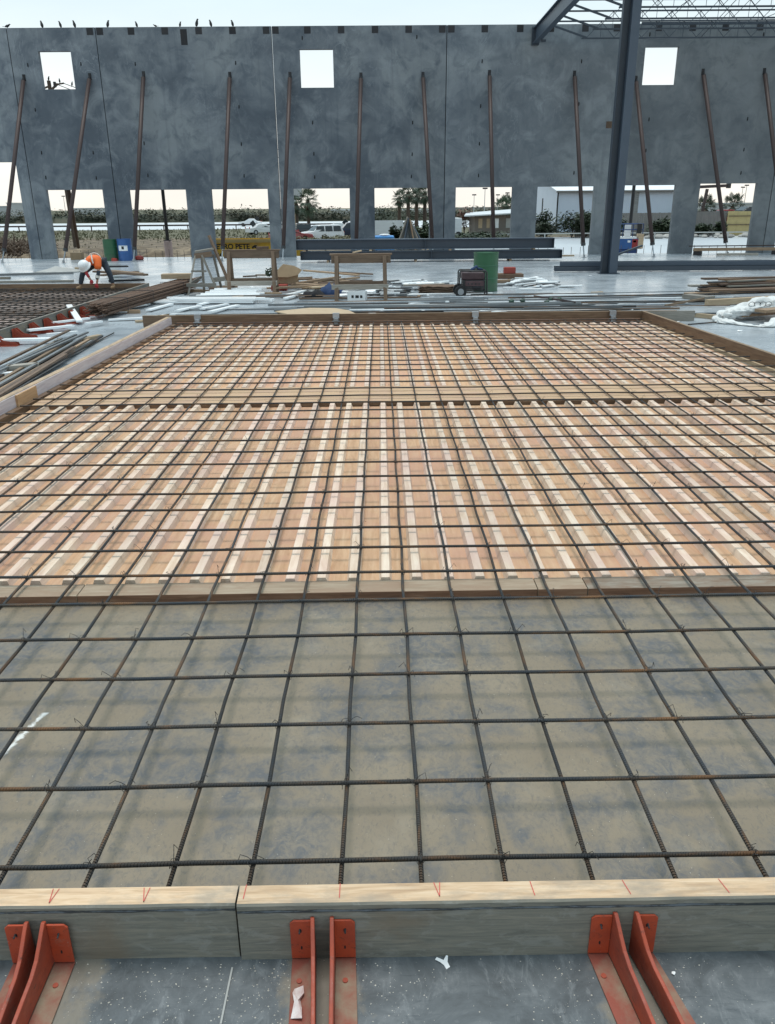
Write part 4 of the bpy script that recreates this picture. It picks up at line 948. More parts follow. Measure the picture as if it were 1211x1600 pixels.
for i, (x, y) in enumerate(((3.3, 20.9), (3.6, 21.0), (4.4, 21.3), (4.6, 21.25), (4.15, 20.6))):
    mb = MB(); mb.tube([(x, y, .05), (x+.10, y+.03, .07)], .05, 8); mb.tube([(x+.05, y-.06, .05), (x+.05, y+.06, .09)], .03, 8)
    tag(mb.build('pipe_fitting', 'fitting_green'), ['leftmost', 'second', 'third', 'fourth', 'nearest'][i]+' dark green fitting on the long pipes right of the generator', 'fitting', 'green pipe fittings')
# white long boards pile in front of the left sawhorse
r = random.Random(4)
n_ = 0
for i in range(11):
    x0 = -6.2+r.uniform(0, 1.0); x1 = -2.9+r.uniform(-.5, .15); y = 21.35+.11*(i % 6)+r.uniform(-.03, .03); z = .04+.06*(i//6)+.02
    piece('white_board', 'white_plastic', (x0, y+.12, z), (x1, y-.05, z), .10, .045, nth(i+1)+' long white strip in the pile before the left sawhorse', 'strip', 'white strips before the left sawhorse')
for i in range(6):
    x0 = -5.3+.1*i; y = 22.9+.16*i
    piece('white_board', 'white_plastic', (x0, y, .03+.03*i), (-3.55+.12*(i % 3), y+.04, .03+.03*i), .16, .03, nth(i+1)+' flat white board lying under the left sawhorse', 'board', 'white boards under the sawhorse')
sh = [((245,470),(285,462)),((232,488),(268,478)),((277,490),(312,480)),((310,478),(335,474)),((316,486),(355,477)),((328,492),(372,480)),((345,470),(400,470)),((200,484),(232,478)),((150,494),(205,489)),((170,502),(228,500)),((440,466),(478,455)),((446,470),(490,458)),((560,470),(600,466)),((640,478),(700,474)),((770,492),(800,490))]
for i, (a, b) in enumerate(sh):
    A, B = P(*a), P(*b)
    piece('white_offcut', 'white_plastic', (A.x, A.y, .03+.02*(i % 3)), (B.x, B.y, .03+.02*(i % 2)), .13, .035, nth(i+1)+' short white offcut lying in front of the white strip pile, counted from the left', 'offcut', 'short white offcuts on the slab')
# white scrap heaps
def heap(cx, cy, sx_, sy_, n, seed, lab, grp, L_=(.3, .9)):
    r = random.Random(seed)
    for i in range(n):
        x = cx+r.gauss(0, sx_*.45); y = cy+r.gauss(0, sy_*.4); a = r.uniform(-.5, .9); l_ = r.uniform(*L_)/2; z = .03+.24*max(0, 1-math.hypot((x-cx)/sx_, (y-cy)/sy_))*r.random()
        d = (math.cos(a)*l_, math.sin(a)*l_, r.uniform(-.03, .08)*l_)
        piece('white_offcut', ('white_plastic', 'white_plastic', 'white_plastic', 'grey_pipe')[i % 4], (x-d[0], y-d[1], max(.02, z-d[2])), (x+d[0], y+d[1], z+max(0, d[2])), r.uniform(.06, .14), .03, lab, 'offcut', grp, roll=r.uniform(-.4, .4))
heap(.95, 25.6, 1.5, 1.8, 60, 8, 'white or grey offcut in the scrap heap between sawhorse and generator', 'scrap heap left of the generator')
heap(4.75, 25.9, .95, 1.6, 56, 9, 'white or grey offcut in the scrap heap right of the large green drum', 'scrap heap right of the green drum')
heap(0, 22.5, 1.6, .8, 16, 10, 'pale scrap lying under the right sawhorse', 'scraps under the right sawhorse')
q = P(795, 440); tag(MB().box(q.x-.18, q.x+.20, q.y-.1, q.y+.15, .26, .46).build('red_crate', 'red_plastic', bevel=.02), 'small dull red crate on a brown block right of the large green drum', 'crate')
tag(MB().box(q.x-.42, q.x+.45, q.y-.2, q.y+.3, .10, .257).build('brown_pallet', 'brown_reel', bevel=.01), 'dark brown block under the red crate', 'block')
tag(lin('board_offcut', 'lumber', (q.x-.5, q.y-.4, .05), (q.x+.65, q.y-.3, .05), .3, .08), 'brown board lying in front of the red crate', 'board')
# coiled brown bags left of generator
mb = MB(); c0 = P(690, 458)

for k_ in range(5):
    o_ = len(mb.v); mb.lathe([(.05, .045*k_), (.5, .045*k_+.004), (.54, .045*k_+.02), (.5, .045*k_+.038), (.01, .045*k_+.04)], 26)
    mb.v[o_:] = [(x*1.15*(1+.16*mnoise.noise(Vector((x*4+k_*3, y*4, 0)))), y*.55, z+.035*mnoise.noise(Vector((x*5, y*5, k_)))*(z > .01)) for x, y, z in mb.v[o_:]]
mb.xf(Matrix.Translation((c0.x-.05, c0.y, .0)))
tag(mb.build('folded_blanket', 'brown_reel'), 'pile of folded brown blankets lying left of the generator', 'blankets')
piece('plank', 'grey_lumber', (c0.x-1.1, c0.y+.3, .20), (c0.x+.1, c0.y+.35, .22), .2, .04, 'short pale plank on the brown blankets left of the generator', 'plank', None)
mb = MB(); mb.tube([(c0.x-1.4+.5*math.cos(a*.5), c0.y-.15+.22*math.sin(a*.5), .03+.004*a) for a in range(30)], .02, 6); tag(mb.build('hose_coil', 'black_plastic', smooth=True), 'black hose coil on the slab by the brown blankets', 'hose')
mb = MB(); c1 = P(625, 447); mb.tube([(c1.x-.3+.35*math.cos(a*.45), c1.y+.3*math.sin(a*.45), .05+.09*abs(math.sin(a*.3))) for a in range(30)], .022, 6); tag(mb.build('hose_coil', 'black_plastic', smooth=True), 'black looped cable behind the right leg of the right sawhorse', 'cable')
# bucket / printed box, clothes, cardboard
q = P(557, 473)
root = thing('printed_box', 'white box with three dark marks under the right sawhorse', 'box', (q.x, q.y, 0), R_(-8))
MB().box(-.24, .24, 0, .30, 0, .28).build('box_body', 'white_plastic', root, bevel=.006)
for dx, w in ((-.10, .03), (.02, .045), (.13, .03)): MB().box(dx-w, dx+w, -.004, .002, .12, .19).build('printed_mark', 'print_black', root)
def cloth(label, c, s, mat, seed):
    mb = MB(); mb.lathe([(.1, 0), (.9, .01), (1, .10), (.75, .24), (.4, .30), (.02, .31)], 22)
    mb.v = [(x*s[0]*(1+.35*mnoise.noise(Vector((x*2.2+seed, y*2.2, z)))), y*s[1], z*s[2]*(1+.8*mnoise.noise(Vector((x*3, y*3+seed, 0))))) for x, y, z in mb.v]
    mb.xf(Matrix.Translation(c)); return tag(mb.build('clothing', mat, smooth=True), label, 'clothing', 'clothes on the slab')
q = P(490, 465); cloth('black jacket bundled on the slab left of the right sawhorse', (q.x, q.y, 0), (.36, .25, .55), 'cloth_black', 2)
q = P(518, 464); cloth('blue clothes bundled at the left leg of the right sawhorse', (q.x, q.y+.15, 0), (.36, .28, .9), 'cloth_blue', 7)
q = P(448, 452)
mm_ = Matrix.Translation((q.x, q.y, 0)) @ Matrix.Rotation(R_(12), 4, 'Z')
mb = MB(); mb.box(-.42, .34, 0, .5, .0, .30); mb.v = [(x+.18*z, y, z*(1+.25*x)) for x, y, z in mb.v]; mb.xf(mm_ @ Matrix.Translation((0, 0, .175))); tag(mb.build('cardboard_box', 'cardboard', bevel=.01), 'crushed brown cardboard box right of the left sawhorse', 'box')
mb = MB(); mb.prism([(-.36, .26), (.05, .24), (.36, .30), (.50, .44), (.28, .56), (-.06, .62), (-.22, .48)], -.02, .02, 'Y'); mb.v = [(x, y-.05+.45*(z-.3), z) for x, y, z in mb.v]; mb.xf(mm_ @ Matrix.Translation((0, 0, .12)))
tag(mb.build('cardboard_flap', 'cardboard'), 'bent cardboard sheet folded over the crushed box', 'cardboard')
tag(MB().box(q.x-.42, q.x+.05, q.y-.45, q.y-.02, 0, .17).build('red_toolbox', 'red_plastic', bevel=.02), 'dull red toolbox on the slab in front of the cardboard', 'toolbox')
mb = MB(); 
r = random.Random(2)
for k_ in range(14): 
    a = r.uniform(0, 6.28); mb.tube([(q.x-.5+.2*math.cos(a+t2*.8)*r.uniform(.6, 1), q.y+.5+.15*math.sin(a+t2), .35+.25*r.random()) for t2 in range(5)], .016, 5)
tag(mb.build('green_netting', 'bush_leaf', smooth=True), 'tangled green netting beside the left sawhorse', 'netting')
tp = [((455,447),(560,436)),((462,440),(545,444)),((430,458),(520,452)),((470,452),(530,441)),((476,434),(560,440))]
for i, (a, b) in enumerate(tp):
    A, B = P(*a), P(*b); piece('brown_plank', 'lumber', (A.x, A.y, .05+.05*i), (B.x, B.y, .05+.04*i), .16, .05, nth(i+1)+' brown plank from the bottom in the loose pile between the sawhorses', 'plank', 'brown planks between sawhorses')
r = random.Random(51)
for i in range(22):
    A = P(r.uniform(455, 560), r.uniform(432, 456)); a_ = r.uniform(-.25, .35); ln = r.uniform(.5, 1.6)
    piece('brown_scrap', ('lumber', 'dark_board', 'brown_reel', 'cardboard', 'sawhorse_wood', 'plank_top')[i % 6], (A.x-ln*.5, A.y-a_*ln*.5, .06+.02*(i % 7)), (A.x+ln*.5, A.y+a_*ln*.5, .05+.025*(i % 6)), r.uniform(.07, .2), .045, 'brown offcut in the loose wood pile between the two sawhorses', 'offcut', 'brown offcuts between sawhorses')
for i in range(14):
    A = P(r.uniform(335, 470), r.uniform(432, 470)); a_ = r.uniform(-.4, .4); ln = r.uniform(.3, .9)
    piece('brown_scrap', ('lumber', 'dark_board', 'cardboard', 'red_plastic', 'brown_reel')[i % 5] if i % 5 != 3 else 'lumber', (A.x-ln*.5, A.y-a_*ln*.5, .05), (A.x+ln*.5, A.y+a_*ln*.5, .06), r.uniform(.07, .18), .05, 'brown offcut scattered around the left sawhorse legs', 'offcut', 'brown offcuts by the left sawhorse')
# tan plywood offcut with rounded side
c0 = P(440, 489); pts = [(-2.45, 18.75), (-2.1, 18.2), (-1.5, 17.75), (-.75, 17.75), (-.55, 18.1), (-.75, 18.8), (-1.1, 19.25), (-1.7, 19.35)]
mb = MB(); mb.prism(pts, .10, .125, 'Z'); tag(mb.build('plywood_sheet', 'plank_top'), 'pale tan sheet with a rounded edge lying just behind the far form board', 'sheet')
mb = MB(); mb.box(-1.9, -.9, 18.3, 18.4, 0, .098); tag(mb.build('bearer_block', 'lumber'), 'timber bearer under the tan rounded sheet', 'block')
piece('white_offcut', 'white_plastic', P(575, 490, .05), P(602, 487, .05), .25, .03, 'flat white piece just behind the far form board', 'offcut', None)
# dark timbers behind the worker
tb = [((170,442),(226,440)),((160,436),(215,430)),((175,432),(222,436)),((168,428),(200,426)),((150,440),(230,444)),((120,438),(160,436))]
for i, (a, b) in enumerate(tb):
    A, B = P(*a), P(*b); piece('dark_timber', ('cloth_black', 'dark_board', 'lumber', 'embed_steel', 'dark_board', 'plank_top')[i], (A.x, A.y, .06+.07*i), (B.x, B.y, .06+.06*i), .2, .06, nth(i+1)+' dark timber from the bottom in the pile behind the worker', 'timber', 'timber pile behind the worker')
for i, (a, b, m_) in enumerate((((0,432),(115,428),'grey_pipe'), ((0,443),(115,441),'grey_lumber'), ((0,436),(16,436),'weathered_board'))):
    A, B = P(*a), P(*b); piece('floor_strip', m_, (A.x-2, A.y, .04), (B.x, B.y, .04), .14, .07, ['farthest thin grey strip on the slab behind the left panel', 'nearer grey strip on the slab behind the left panel', 'short grey block at the photo edge behind the left panel'][i], 'strip', 'strips behind the left panel')
mb = MB(); q = P(92, 425); mb.lathe([(1.0, 0), (.7, .07), (.4, .12), (.1, .2), (.01, .21)], 20); mb.v = [(x, y*.8, z*(1+.5*mnoise.noise(Vector((x*5, y*5, 1))))) for x, y, z in mb.v]; mb.xf(Matrix.Translation(q)); tag(mb.build('mortar_heap', 'concrete_pale', smooth=True), 'low grey heap of mortar on the slab left of the worker', 'heap')
q = P(120, 406); tag(MB().box(q.x-.3, q.x+.25, q.y, q.y+.4, 0, .34).build('tan_box', 'cardboard', bevel=.01), 'tan box on the slab behind the worker', 'box')
q = P(218, 406); mb = MB(); mb.lathe([(.16, 0), (.22, .04), (.2, .16), (.1, .2), (.01, .2)], 14, q); tag(mb.build('red_hose_reel', 'red_plastic'), 'small red bundle at the foot of the third brace', 'bundle')
# wood blocks at bundle top
q = Q(275, 438, 24.6); mb = MB(); mb.box(-.4, .45, -.15, .2, 0, .14); mb.xf(Matrix.Translation((q.x, 24.6, .40)) @ Matrix.Rotation(R_(5), 4, 'Z')); tag(mb.build('wood_block', 'plank_top', bevel=.006), 'pale wood block lying on the far end of the rebar bundle', 'block')

# grey rebar / lumber lengths at left of front panel
lr = [((-10,604),(112,534)),((-10,616),(130,540)),((-10,627),(140,538)),((-10,594),(120,533)),((-12,645),(105,568)),((-12,586),(96,532)),((-10,600),(118,530)),((-10,612),(122,532)),((-10,622),(135,535)),((-10,590),(110,528)),((-10,606),(150,536)),((-10,632),(160,530)),((-12,618),(128,538)),((-10,597),(138,529)),((-12,640),(118,556))]
for i, (a, b) in enumerate(lr):
    A, B = P(*a), P(*b); piece('grey_strip', ('weathered_board', 'rebar_steel', 'lumber', 'grey_pipe', 'dark_board')[i % 5], (A.x, A.y, .03+.03*(i % 5)), (B.x, B.y, .03+.03*(i % 5)), .055, .03, nth(i+1)+' grey strip in the loose bunch between the two panels', 'strip', 'grey strips between the panels')
piece('thin_bar', 'rebar_steel', P(100, 560, .03), P(178, 520, .03), .012, None, 'single thin bar lying right of the grey strips between the panels', 'bar', None)
for i, (a, b, w) in enumerate((((0,540),(90,536),.16), ((45,524),(115,515),.12), ((75,531),(122,525),.10), ((110,492),(125,508),.13), ((82,512),(140,503),.08), ((135,513),(160,508),.06))):
    A, B = P(*a), P(*b); piece('white_offcut', 'white_plastic', (A.x, A.y, .10 if i != 3 else .22), (B.x, B.y, .08), w, .04, ['longest white plank beside the left panel brackets', 'white plank lying at the third left-panel bracket', 'white strip beyond the grey strips', 'white stick propped on the left-panel brackets', 'narrow white strip under the propped stick', 'small white strip on the open slab between panels'][i], 'offcut', 'white offcuts between the panels')
A, B = P(12, 585), P(62, 580)
piece('timber_block', 'grey_lumber', (A.x, A.y, .075), (B.x, B.y, .075), .16, .12, 'pale timber block on the slab by the lilac form board', 'block', None, bevel=.006)
A, B = P(2, 591), P(23, 589); piece('white_offcut', 'white_plastic', (A.x, A.y, .045), (B.x, B.y, .045), .12, .07, 'white piece in front of the pale timber block', 'offcut', None)
A, B = P(128, 533), P(156, 527); piece('timber_block', 'plank_top', (A.x, A.y, .03), (B.x, B.y, .03), .12, .05, 'small tan block under the end of the thin bar', 'block', None)

# right side: timbers, tarp
tr = [((1072,462),(1240,455)),((1100,457),(1240,449)),((1076,455),(1240,452)),((1110,466),(1240,462)),((1096,449),(1240,446)),((1120,453),(1240,457))]
for i, (a, b) in enumerate(tr):
    A, B = P(*a), P(*b); piece('dark_plank', ('lumber', 'dark_board', 'grey_lumber', 'dark_board', 'brown_reel', 'dark_board')[i], (A.x, A.y, .05+.05*i), (B.x, B.y, .05+.05*i), .24, .05, nth(i+1)+' dark plank from the bottom of the stack at the right edge', 'plank', 'dark planks at the right')
r = random.Random(12)
for i in range(13):
    pxa = r.uniform(1088, 1135); pya = 459-.9*i+r.uniform(-.8, .8); A, B = P(pxa, pya+3), P(1245, pya-1)
    z = .05+.022*i
    A = P(pxa, 461-.25*i); B = P(1245, 456-.25*i)
    piece('dark_plank', ('dark_board', 'embed_steel', 'weathered_board', 'dark_board', 'bundle_rust')[i % 5], (A.x, A.y, z), (B.x, B.y+r.uniform(-.3, .3), z+.02), r.uniform(.12, .24), .035, nth(i+1)+' layer, counted from below, of the dark plank pile behind the white tarp', 'plank', 'dark plank pile behind the tarp')
A, B = P(1104, 478), P(1240, 470); piece('timber_beam', 'plank_top', (A.x, A.y, .08), (B.x, B.y, .08), .16, .14, 'thick pale timber behind the white tarp', 'timber', None)
A, B = P(1060, 493), P(1128, 500); piece('timber_beam', 'plank_top', (A.x, A.y, .05), (B.x, B.y, .05), .10, .085, 'pale timber with its end tucked under the white tarp', 'timber', None)
A, B = P(1072, 466), P(1110, 470); piece('timber_block', 'grey_lumber', (A.x, A.y, .06), (B.x, B.y, .06), .35, .1, 'flat grey block at the left end of the dark planks', 'block', None)
A, B = P(1075, 508), P(1135, 503); piece('thin_bar', 'rebar_steel', (A.x, A.y, .015), (B.x, B.y, .015), .012, None, 'thin dark bar on the slab before the white tarp', 'bar', None)
for i, (a, b) in enumerate((((1150,500),(1260,490)), ((1165,497),(1260,484)), ((1185,504),(1260,498)))):
    A, B = P(*a), P(*b); piece('brown_plank', 'lumber', (A.x, A.y, .10+.07*i), (B.x, B.y, .10+.07*i), .3, .06, ['bottom', 'middle', 'top'][i]+' brown plank wrapped in the white tarp at right', 'plank', 'brown planks under the tarp')
# tarp: folded sheet draped over the planks
path = [Q(1262, 470, 17.9), Q(1225, 474, 17.75), Q(1190, 478, 17.6), Q(1165, 483, 17.5), Q(1145, 489, 17.4), Q(1130, 494, 17.35), Q(1123, 499, 17.3), Q(1130, 505, 17.0), Q(1148, 506, 16.85), Q(1166, 510, 16.6), Q(1185, 513, 16.45), Q(1198, 512, 16.4), Q(1212, 506, 16.5), Q(1240, 500, 16.6)]
rad = [.26, .25, .23, .21, .19, .17, .13, .10, .09, .075, .085, .10, .15, .18]
pp = []; rr = []
for i in range(len(path)-1):
    for k_ in range(7): pp.append(path[i].lerp(path[i+1], k_/7)); rr.append(rad[i]+(rad[i+1]-rad[i])*k_/7)
mb = MB(); mb.tube(pp, rr, 30)
nv_ = []
for i, v_ in enumerate(mb.v):
    c_ = pp[min(i//30, len(pp)-1)]; d = Vector(v_)-c_; u = i//30; k_ = i % 30
    ridge = abs(mnoise.noise(Vector((u*.16, math.cos(k_*.209)*2.2, math.sin(k_*.209)*2.2))))
    f_ = .70+1.15*ridge+.22*mnoise.noise(Vector((u*.5, math.cos(k_*.209)*4, math.sin(k_*.209)*4)))
    q_ = c_+Vector((d.x*f_, d.y*f_, d.z*f_*.62)); q_.z = max(.008+.01*ridge, q_.z); nv_.append(tuple(q_))
mb.v = nv_
o = mb.build('white_tarp', 'white_tarp', smooth=True)
tag(o, 'crumpled white plastic tarp bunched over planks at the right edge', 'tarp')
mb = MB(); q = Q(1195, 486, 17.4)
for k_ in range(4): mb.tube([(q.x-.3+.12*k_+.07*math.cos(t2), q.y, .34+.05*math.sin(t2)) for t2 in [i*.7 for i in range(9)]], .006, 5)
tag(mb.build('wire_coil', 'embed_steel', smooth=True), 'small black wire loops on top of the planks under the tarp', 'wire')
for i, (a, s) in enumerate((((1155, 518), .07), ((1192, 508), .04), ((1060, 503), .04), ((920, 432), .12))):
    scrap(['flat white scrap on the slab nearest the right form board', 'small white scrap on the slab below the tarp', 'tiny white scrap beside the pale timber', 'white scrap on the slab left of the steel column'][i], P(*a), s, 20+i, grp='white scraps on the far slab')

# ================================================================ SLAB EDGE DOWELS
proto = lin('rebar_dowel', 'rebar_steel', (0, 0, 0), (0, 0, .42), .012, None, 6)
first = True; r = random.Random(6)
for x in [-23+.38*k_ for k_ in range(49)]+[6.9+.42*k_ for k_ in range(34)]:
    if -4.9 < x < 6.8: continue
    o = proto if first else proto.copy()
    if not first: COL.objects.link(o)
    first = False
    o.location = (x+r.uniform(-.05, .05), 42.85, .15+r.uniform(-.05, .05))
    tag(o, 'thin rebar dowel sticking up at the outer slab edge behind the wall', 'dowel', 'rebar dowels along the slab edge')

# ================================================================ OUTSIDE
def leaf_cloud(mb, c, rad, n, s, seed, flat=0.0, lump=.35):
    r = random.Random(seed)
    for _ in range(n):
        d = Vector((r.gauss(0, 1), r.gauss(0, 1), r.gauss(0, 1))).normalized(); k_ = r.random()**.45
        k_ *= 1+lump*mnoise.noise(d*2.3+Vector((seed*1.7, 0, 0)))
        p = Vector((c[0]+d.x*rad[0]*k_, c[1]+d.y*rad[1]*k_, c[2]+d.z*rad[2]*k_))
        a = Vector((r.gauss(0, 1), r.gauss(0, 1), r.gauss(0, .35))).normalized(); b = a.cross(Vector((r.gauss(0, .35), r.gauss(0, .35), 1))).normalized(); ss = s*r.uniform(.5, 1.2)
        mb.add([p-a*ss, p+b*ss*.5, p+a*ss, p-b*ss*.5], [(0,1,2,3)])
def bush(label, x, y, w, h, seed, z=-1.2, mat='bush_leaf', group='bushes outside the wall', n=420, s=.16, name='bush'):
    root = thing(name, label, 'bush', (x, y, z), 0, group); r = random.Random(seed)
    mb = MB()
    for k_ in range(5): leaf_cloud(mb, (r.uniform(-.3, .3)*w, r.uniform(-.2, .2)*w, h*r.uniform(.4, .62)), (w*.36, w*.3, h*.42), n//5, s, seed+k_)
    mb.build('foliage', mat, root)
    mb = MB()
    for k_ in range(5): mb.tube([(0, 0, 0), (r.uniform(-.3, .3)*w, r.uniform(-.1, .1)*w, h*.6)], [.05, .015], 5)
    mb.build('stem', 'bark', root); return root
def fan_palm(label, x, y, h, cr, seed, lean=0, z=-1.2, group='fan palms outside the wall'):
    root = thing('palm_tree', label, 'palm tree', (x, y, z), 0, group); r = random.Random(seed)
    mb = MB(); n = 9; mb.tube([(lean*(k_/n)**2, 0, h*k_/n) for k_ in range(n+1)], [.24-.07*k_/n+(.05 if k_ == n else 0)+.015*(k_ % 2) for k_ in range(n+1)], 10); mb.build('trunk', 'bark', root)
    mb = MB(); top = Vector((lean, 0, h))
    for k_ in range(24):
        az = k_*2.399+r.uniform(-.2, .2); el = R_(78-150*(k_/24)**1.0)+r.uniform(-.12, .12)
        d = Vector((math.cos(az)*math.cos(el), math.sin(az)*math.cos(el), math.sin(el))); st = cr*r.uniform(.5, .68)
        sd = d.cross(Vector((0, 0, 1))).normalized(); up = sd.cross(d)
        base = top+d*st+Vector((0, 0, -.10*st)); mb.tube([top, base], [.03, .018], 4)
        fl = cr*r.uniform(.42, .55)
        for q_ in range(15):
            an = R_(-115+230*q_/14); v_ = d*math.cos(an)+sd*math.sin(an)
            tip = base+v_*fl*(.75+.25*math.cos(an))+Vector((0, 0, -.30*fl*(abs(math.sin(an))+.35)*r.uniform(.7, 1.3))); mid = base+v_*fl*.55+up*.02
            wv = v_.cross(up).normalized()*fl*.065
            mb.add([base, mid+wv, tip, mid-wv], [(0,1,2,3)])
    mb.build('crown', 'palm_leaf', root)
    mb = MB()
    for k_ in range(26):
        az = r.uniform(0, 6.28); d = Vector((math.cos(az), math.sin(az), 0)); ln = r.uniform(.3, .7)*cr*.8
        a = top+d*.16+Vector((0, 0, -r.uniform(.0, .4))); b = a+d*.22*cr+Vector((0, 0, -ln)); s2 = d.cross(Vector((0, 0, 1)))*.14
        mb.add([a, (a+b)/2+s2, b, (a+b)/2-s2], [(0,1,2,3)])
    mb.build('dead_fronds', 'twig', root); return root
def ground_for(px, py, Y): q = Q(px, py, Y); return q.x, q.z
x_, z_ = ground_for(481, 313, 104); fan_palm('tall fan palm seen alone in the middle doorway beside the parked cars', x_, 104, z_+1.2, 1.75, 1)
x_, z_ = ground_for(463, 318, 112); fan_palm('half-hidden smaller palm at the left jamb of the doorway with parked cars', x_, 112, z_+1.2, 1.3, 12)
for i, (px, py, Y, c_, s) in enumerate(((624, 309, 96, 1.05, 2), (638, 301, 90, 1.25, 3), (651, 306, 94, 1.1, 4), (664, 302, 92, 1.3, 5))):
    x_, z_ = ground_for(px, py, Y); fan_palm(['leftmost', 'second', 'third', 'rightmost'][i]+' of four fan palms in the doorway above the dark tarp heap', x_, Y, z_+1.2, c_, s)
for i, (px, py, Y, c_) in enumerate(((785, 322, 170, 2.2), (791, 319, 172, 2.4), (798, 322, 168, 2.1))):
    x_, z_ = ground_for(px, py, Y); fan_palm(['left', 'middle', 'right'][i]+' of three small palms behind the low house roof', x_, Y, z_+1.2, c_, 30+i)
for i, (px, py, Y) in enumerate(((1103, 325, 112), (1145, 322, 110))):
    x_, z_ = ground_for(px, py, Y); fan_palm(['short bushy palm behind the grey fence at right', 'short bushy palm behind the red truck at right'][i], x_, Y, z_+1.2, 2.0, 41+i)
x_, z_ = ground_for(612, 335, 100); bush('dark rounded tree behind the white trailer fence', x_, 108, 8, 3.6, 50, n=900, s=.22); x_, z_ = ground_for(590, 330, 100); bush('small dark tree at the left jamb behind the white trailer fence', x_, 125, 3.5, 4.0, 58, n=500, s=.2)
# hedge line far left: one mass
mb = MB(); r = random.Random(77); x = -190
while x < 42:
    hh = 2.9+1.2*mnoise.noise(Vector((x*.09, 0, 0)))+.8*r.random()
    leaf_cloud(mb, (x, 232+r.uniform(-3, 5), -1.0+hh*.45), (2.6, 3, hh*.55), 150, .40, int(x*10) & 1023)
    x += 1.5
n0 = 240; vs = []
for k_ in range(n0+1):
    x = -190+232*k_/n0; hh = 2.0+.9*mnoise.noise(Vector((x*.09, 0, 0)))+.5*mnoise.noise(Vector((x*.45, 3, 0))); vs += [(x, 232, -1.2), (x, 234, -1.2+hh*.75), (x, 236, -1.2+hh*.95), (x, 239, -1.2)]
mb.add(vs, [(4*k_+i, 4*k_+4+i, 4*k_+5+i, 4*k_+1+i) for k_ in range(n0) for i in range(3)])
o = mb.build('hedge_line', 'hedge_leaf', origin='none'); tag(o, 'long far dark green belt of scrub beyond the pale road', 'scrub', None, 'stuff')
# rough grass between slab and road
mb = MB(); r = random.Random(78)
for _ in range(4200):
    y = r.uniform(100, 149); x = r.uniform(-.52, .02)*y; p = Vector((x, y, -1.2)); hgt = r.uniform(.08, .34); a = r.uniform(0, 3.14); wv = Vector((math.cos(a), math.sin(a), 0))*r.uniform(.05, .16)
    mb.add([p-wv, p+wv, p+Vector((r.uniform(-.1, .1), 0, hgt))], [(0,1,2)])
for _ in range(700):
    y = r.uniform(62, 100); x = r.uniform(-.50, -.05)*y; p = Vector((x, y, -1.2)); hgt = r.uniform(.05, .22); a = r.uniform(0, 3.14); wv = Vector((math.cos(a), math.sin(a), 0))*r.uniform(.03, .1)
    mb.add([p-wv, p+wv, p+Vector((r.uniform(-.1, .1), 0, hgt))], [(0,1,2)])
o = mb.build('dry_grass', 'dry_grass_blade', origin='none'); tag(o, 'rough dry grass and weeds between the slab and the pale road', 'grass', None, 'stuff')
# brush pile
mb = MB(); r = random.Random(15); q = Q(22, 388, 57)
for _ in range(260):
    a = Vector((q.x+r.gauss(0, 1.0), 57+r.gauss(0, .6), -.6+r.random()*.8)); d = Vector((r.gauss(0, .5), r.gauss(0, .4), r.gauss(.2, .35))); mb.tube([a, a+d*.6+Vector((0, 0, .1*r.random())), a+d*1.1], [.04, .03, .01], 4)
tag(mb.build('brush_pile', 'twig'), 'brown pile of cut branches outside the tall left opening', 'brush pile')
# guard rail
root = thing('guard_rail', 'long brownish guard rail beside the pale road', 'guard rail', (-60, 140, -1.2))
q1 = Q(100, 353.5, 140).z
lin('rail', 'rusty_pipe', (-120, 140, q1), (3, 140, q1), .05, .24, parent=root)
for k_ in range(31): MB().box(-120.05+4*k_, -119.9+4*k_, 140.05, 140.2, -1.2, q1).build('post', 'twig', root, world=True)
# pale pipe rail at right and centre
root = thing('pipe_fence', 'low pale pipe rail running behind the right and centre doorways', 'rail', (15, 82, -1.2))
q1 = Q(740, 366, 82).z; lin('rail', 'concrete_pale', (-2, 82, q1), (40, 82, q1), .10, .10, parent=root)
for k_ in range(12): MB().box(-1.95+3.6*k_, -1.85+3.6*k_, 81.95, 82.05, -1.2, q1-.051).build('post', 'concrete_pale', root, world=True)
# light poles
def light_pole(label, px, ybase, Y, H_, bh=1.42, grp='black light poles on concrete bases'):
    q = Q(px, ybase, Y); root = thing('light_pole', label, 'light pole', (q.x, Y, -1.2), 0, grp)
    MB().tube([(0, 0, bh), (0, 0, H_)], [.10, .09] if bh > 1.5 else [.13, .11], 12).build('pole', 'pole_black', root); MB().box(-.2, .2, -.2, .2, bh-.02, bh+.02).build('pole_flange', 'pole_black', root)
    mb = MB(); mb.lathe([(.23, 0), (.23, bh-.06), (.20, bh-.025)], 20); mb.build('concrete_base', 'pink_form', root)
    MB().beam((0, 0, H_-.1), (1.2, -.3, H_-.05), .3, .12).build('lamp_head', 'pole_black', root); return root
light_pole('black light pole on a round concrete base, seen in the third doorway from left', 262, 375, 48.5, 9, .63+1.2)
light_pole('black light pole rising behind the blue scissor lift', 985.5, 345, 61, 9)
# exterior brace behind the narrow panel
A, B = Q(107, 298, 45.2), Vector((-15.4, 50.5, -1.2)); B = Q(121, 378, 52.0)
tag(lin('outer_brace', 'rusty_pipe', A+(A-B)*.36, B+(B-A)*.12, .11, None, 10), 'rusty pipe brace behind the narrow panel, seen through its doorway', 'brace')
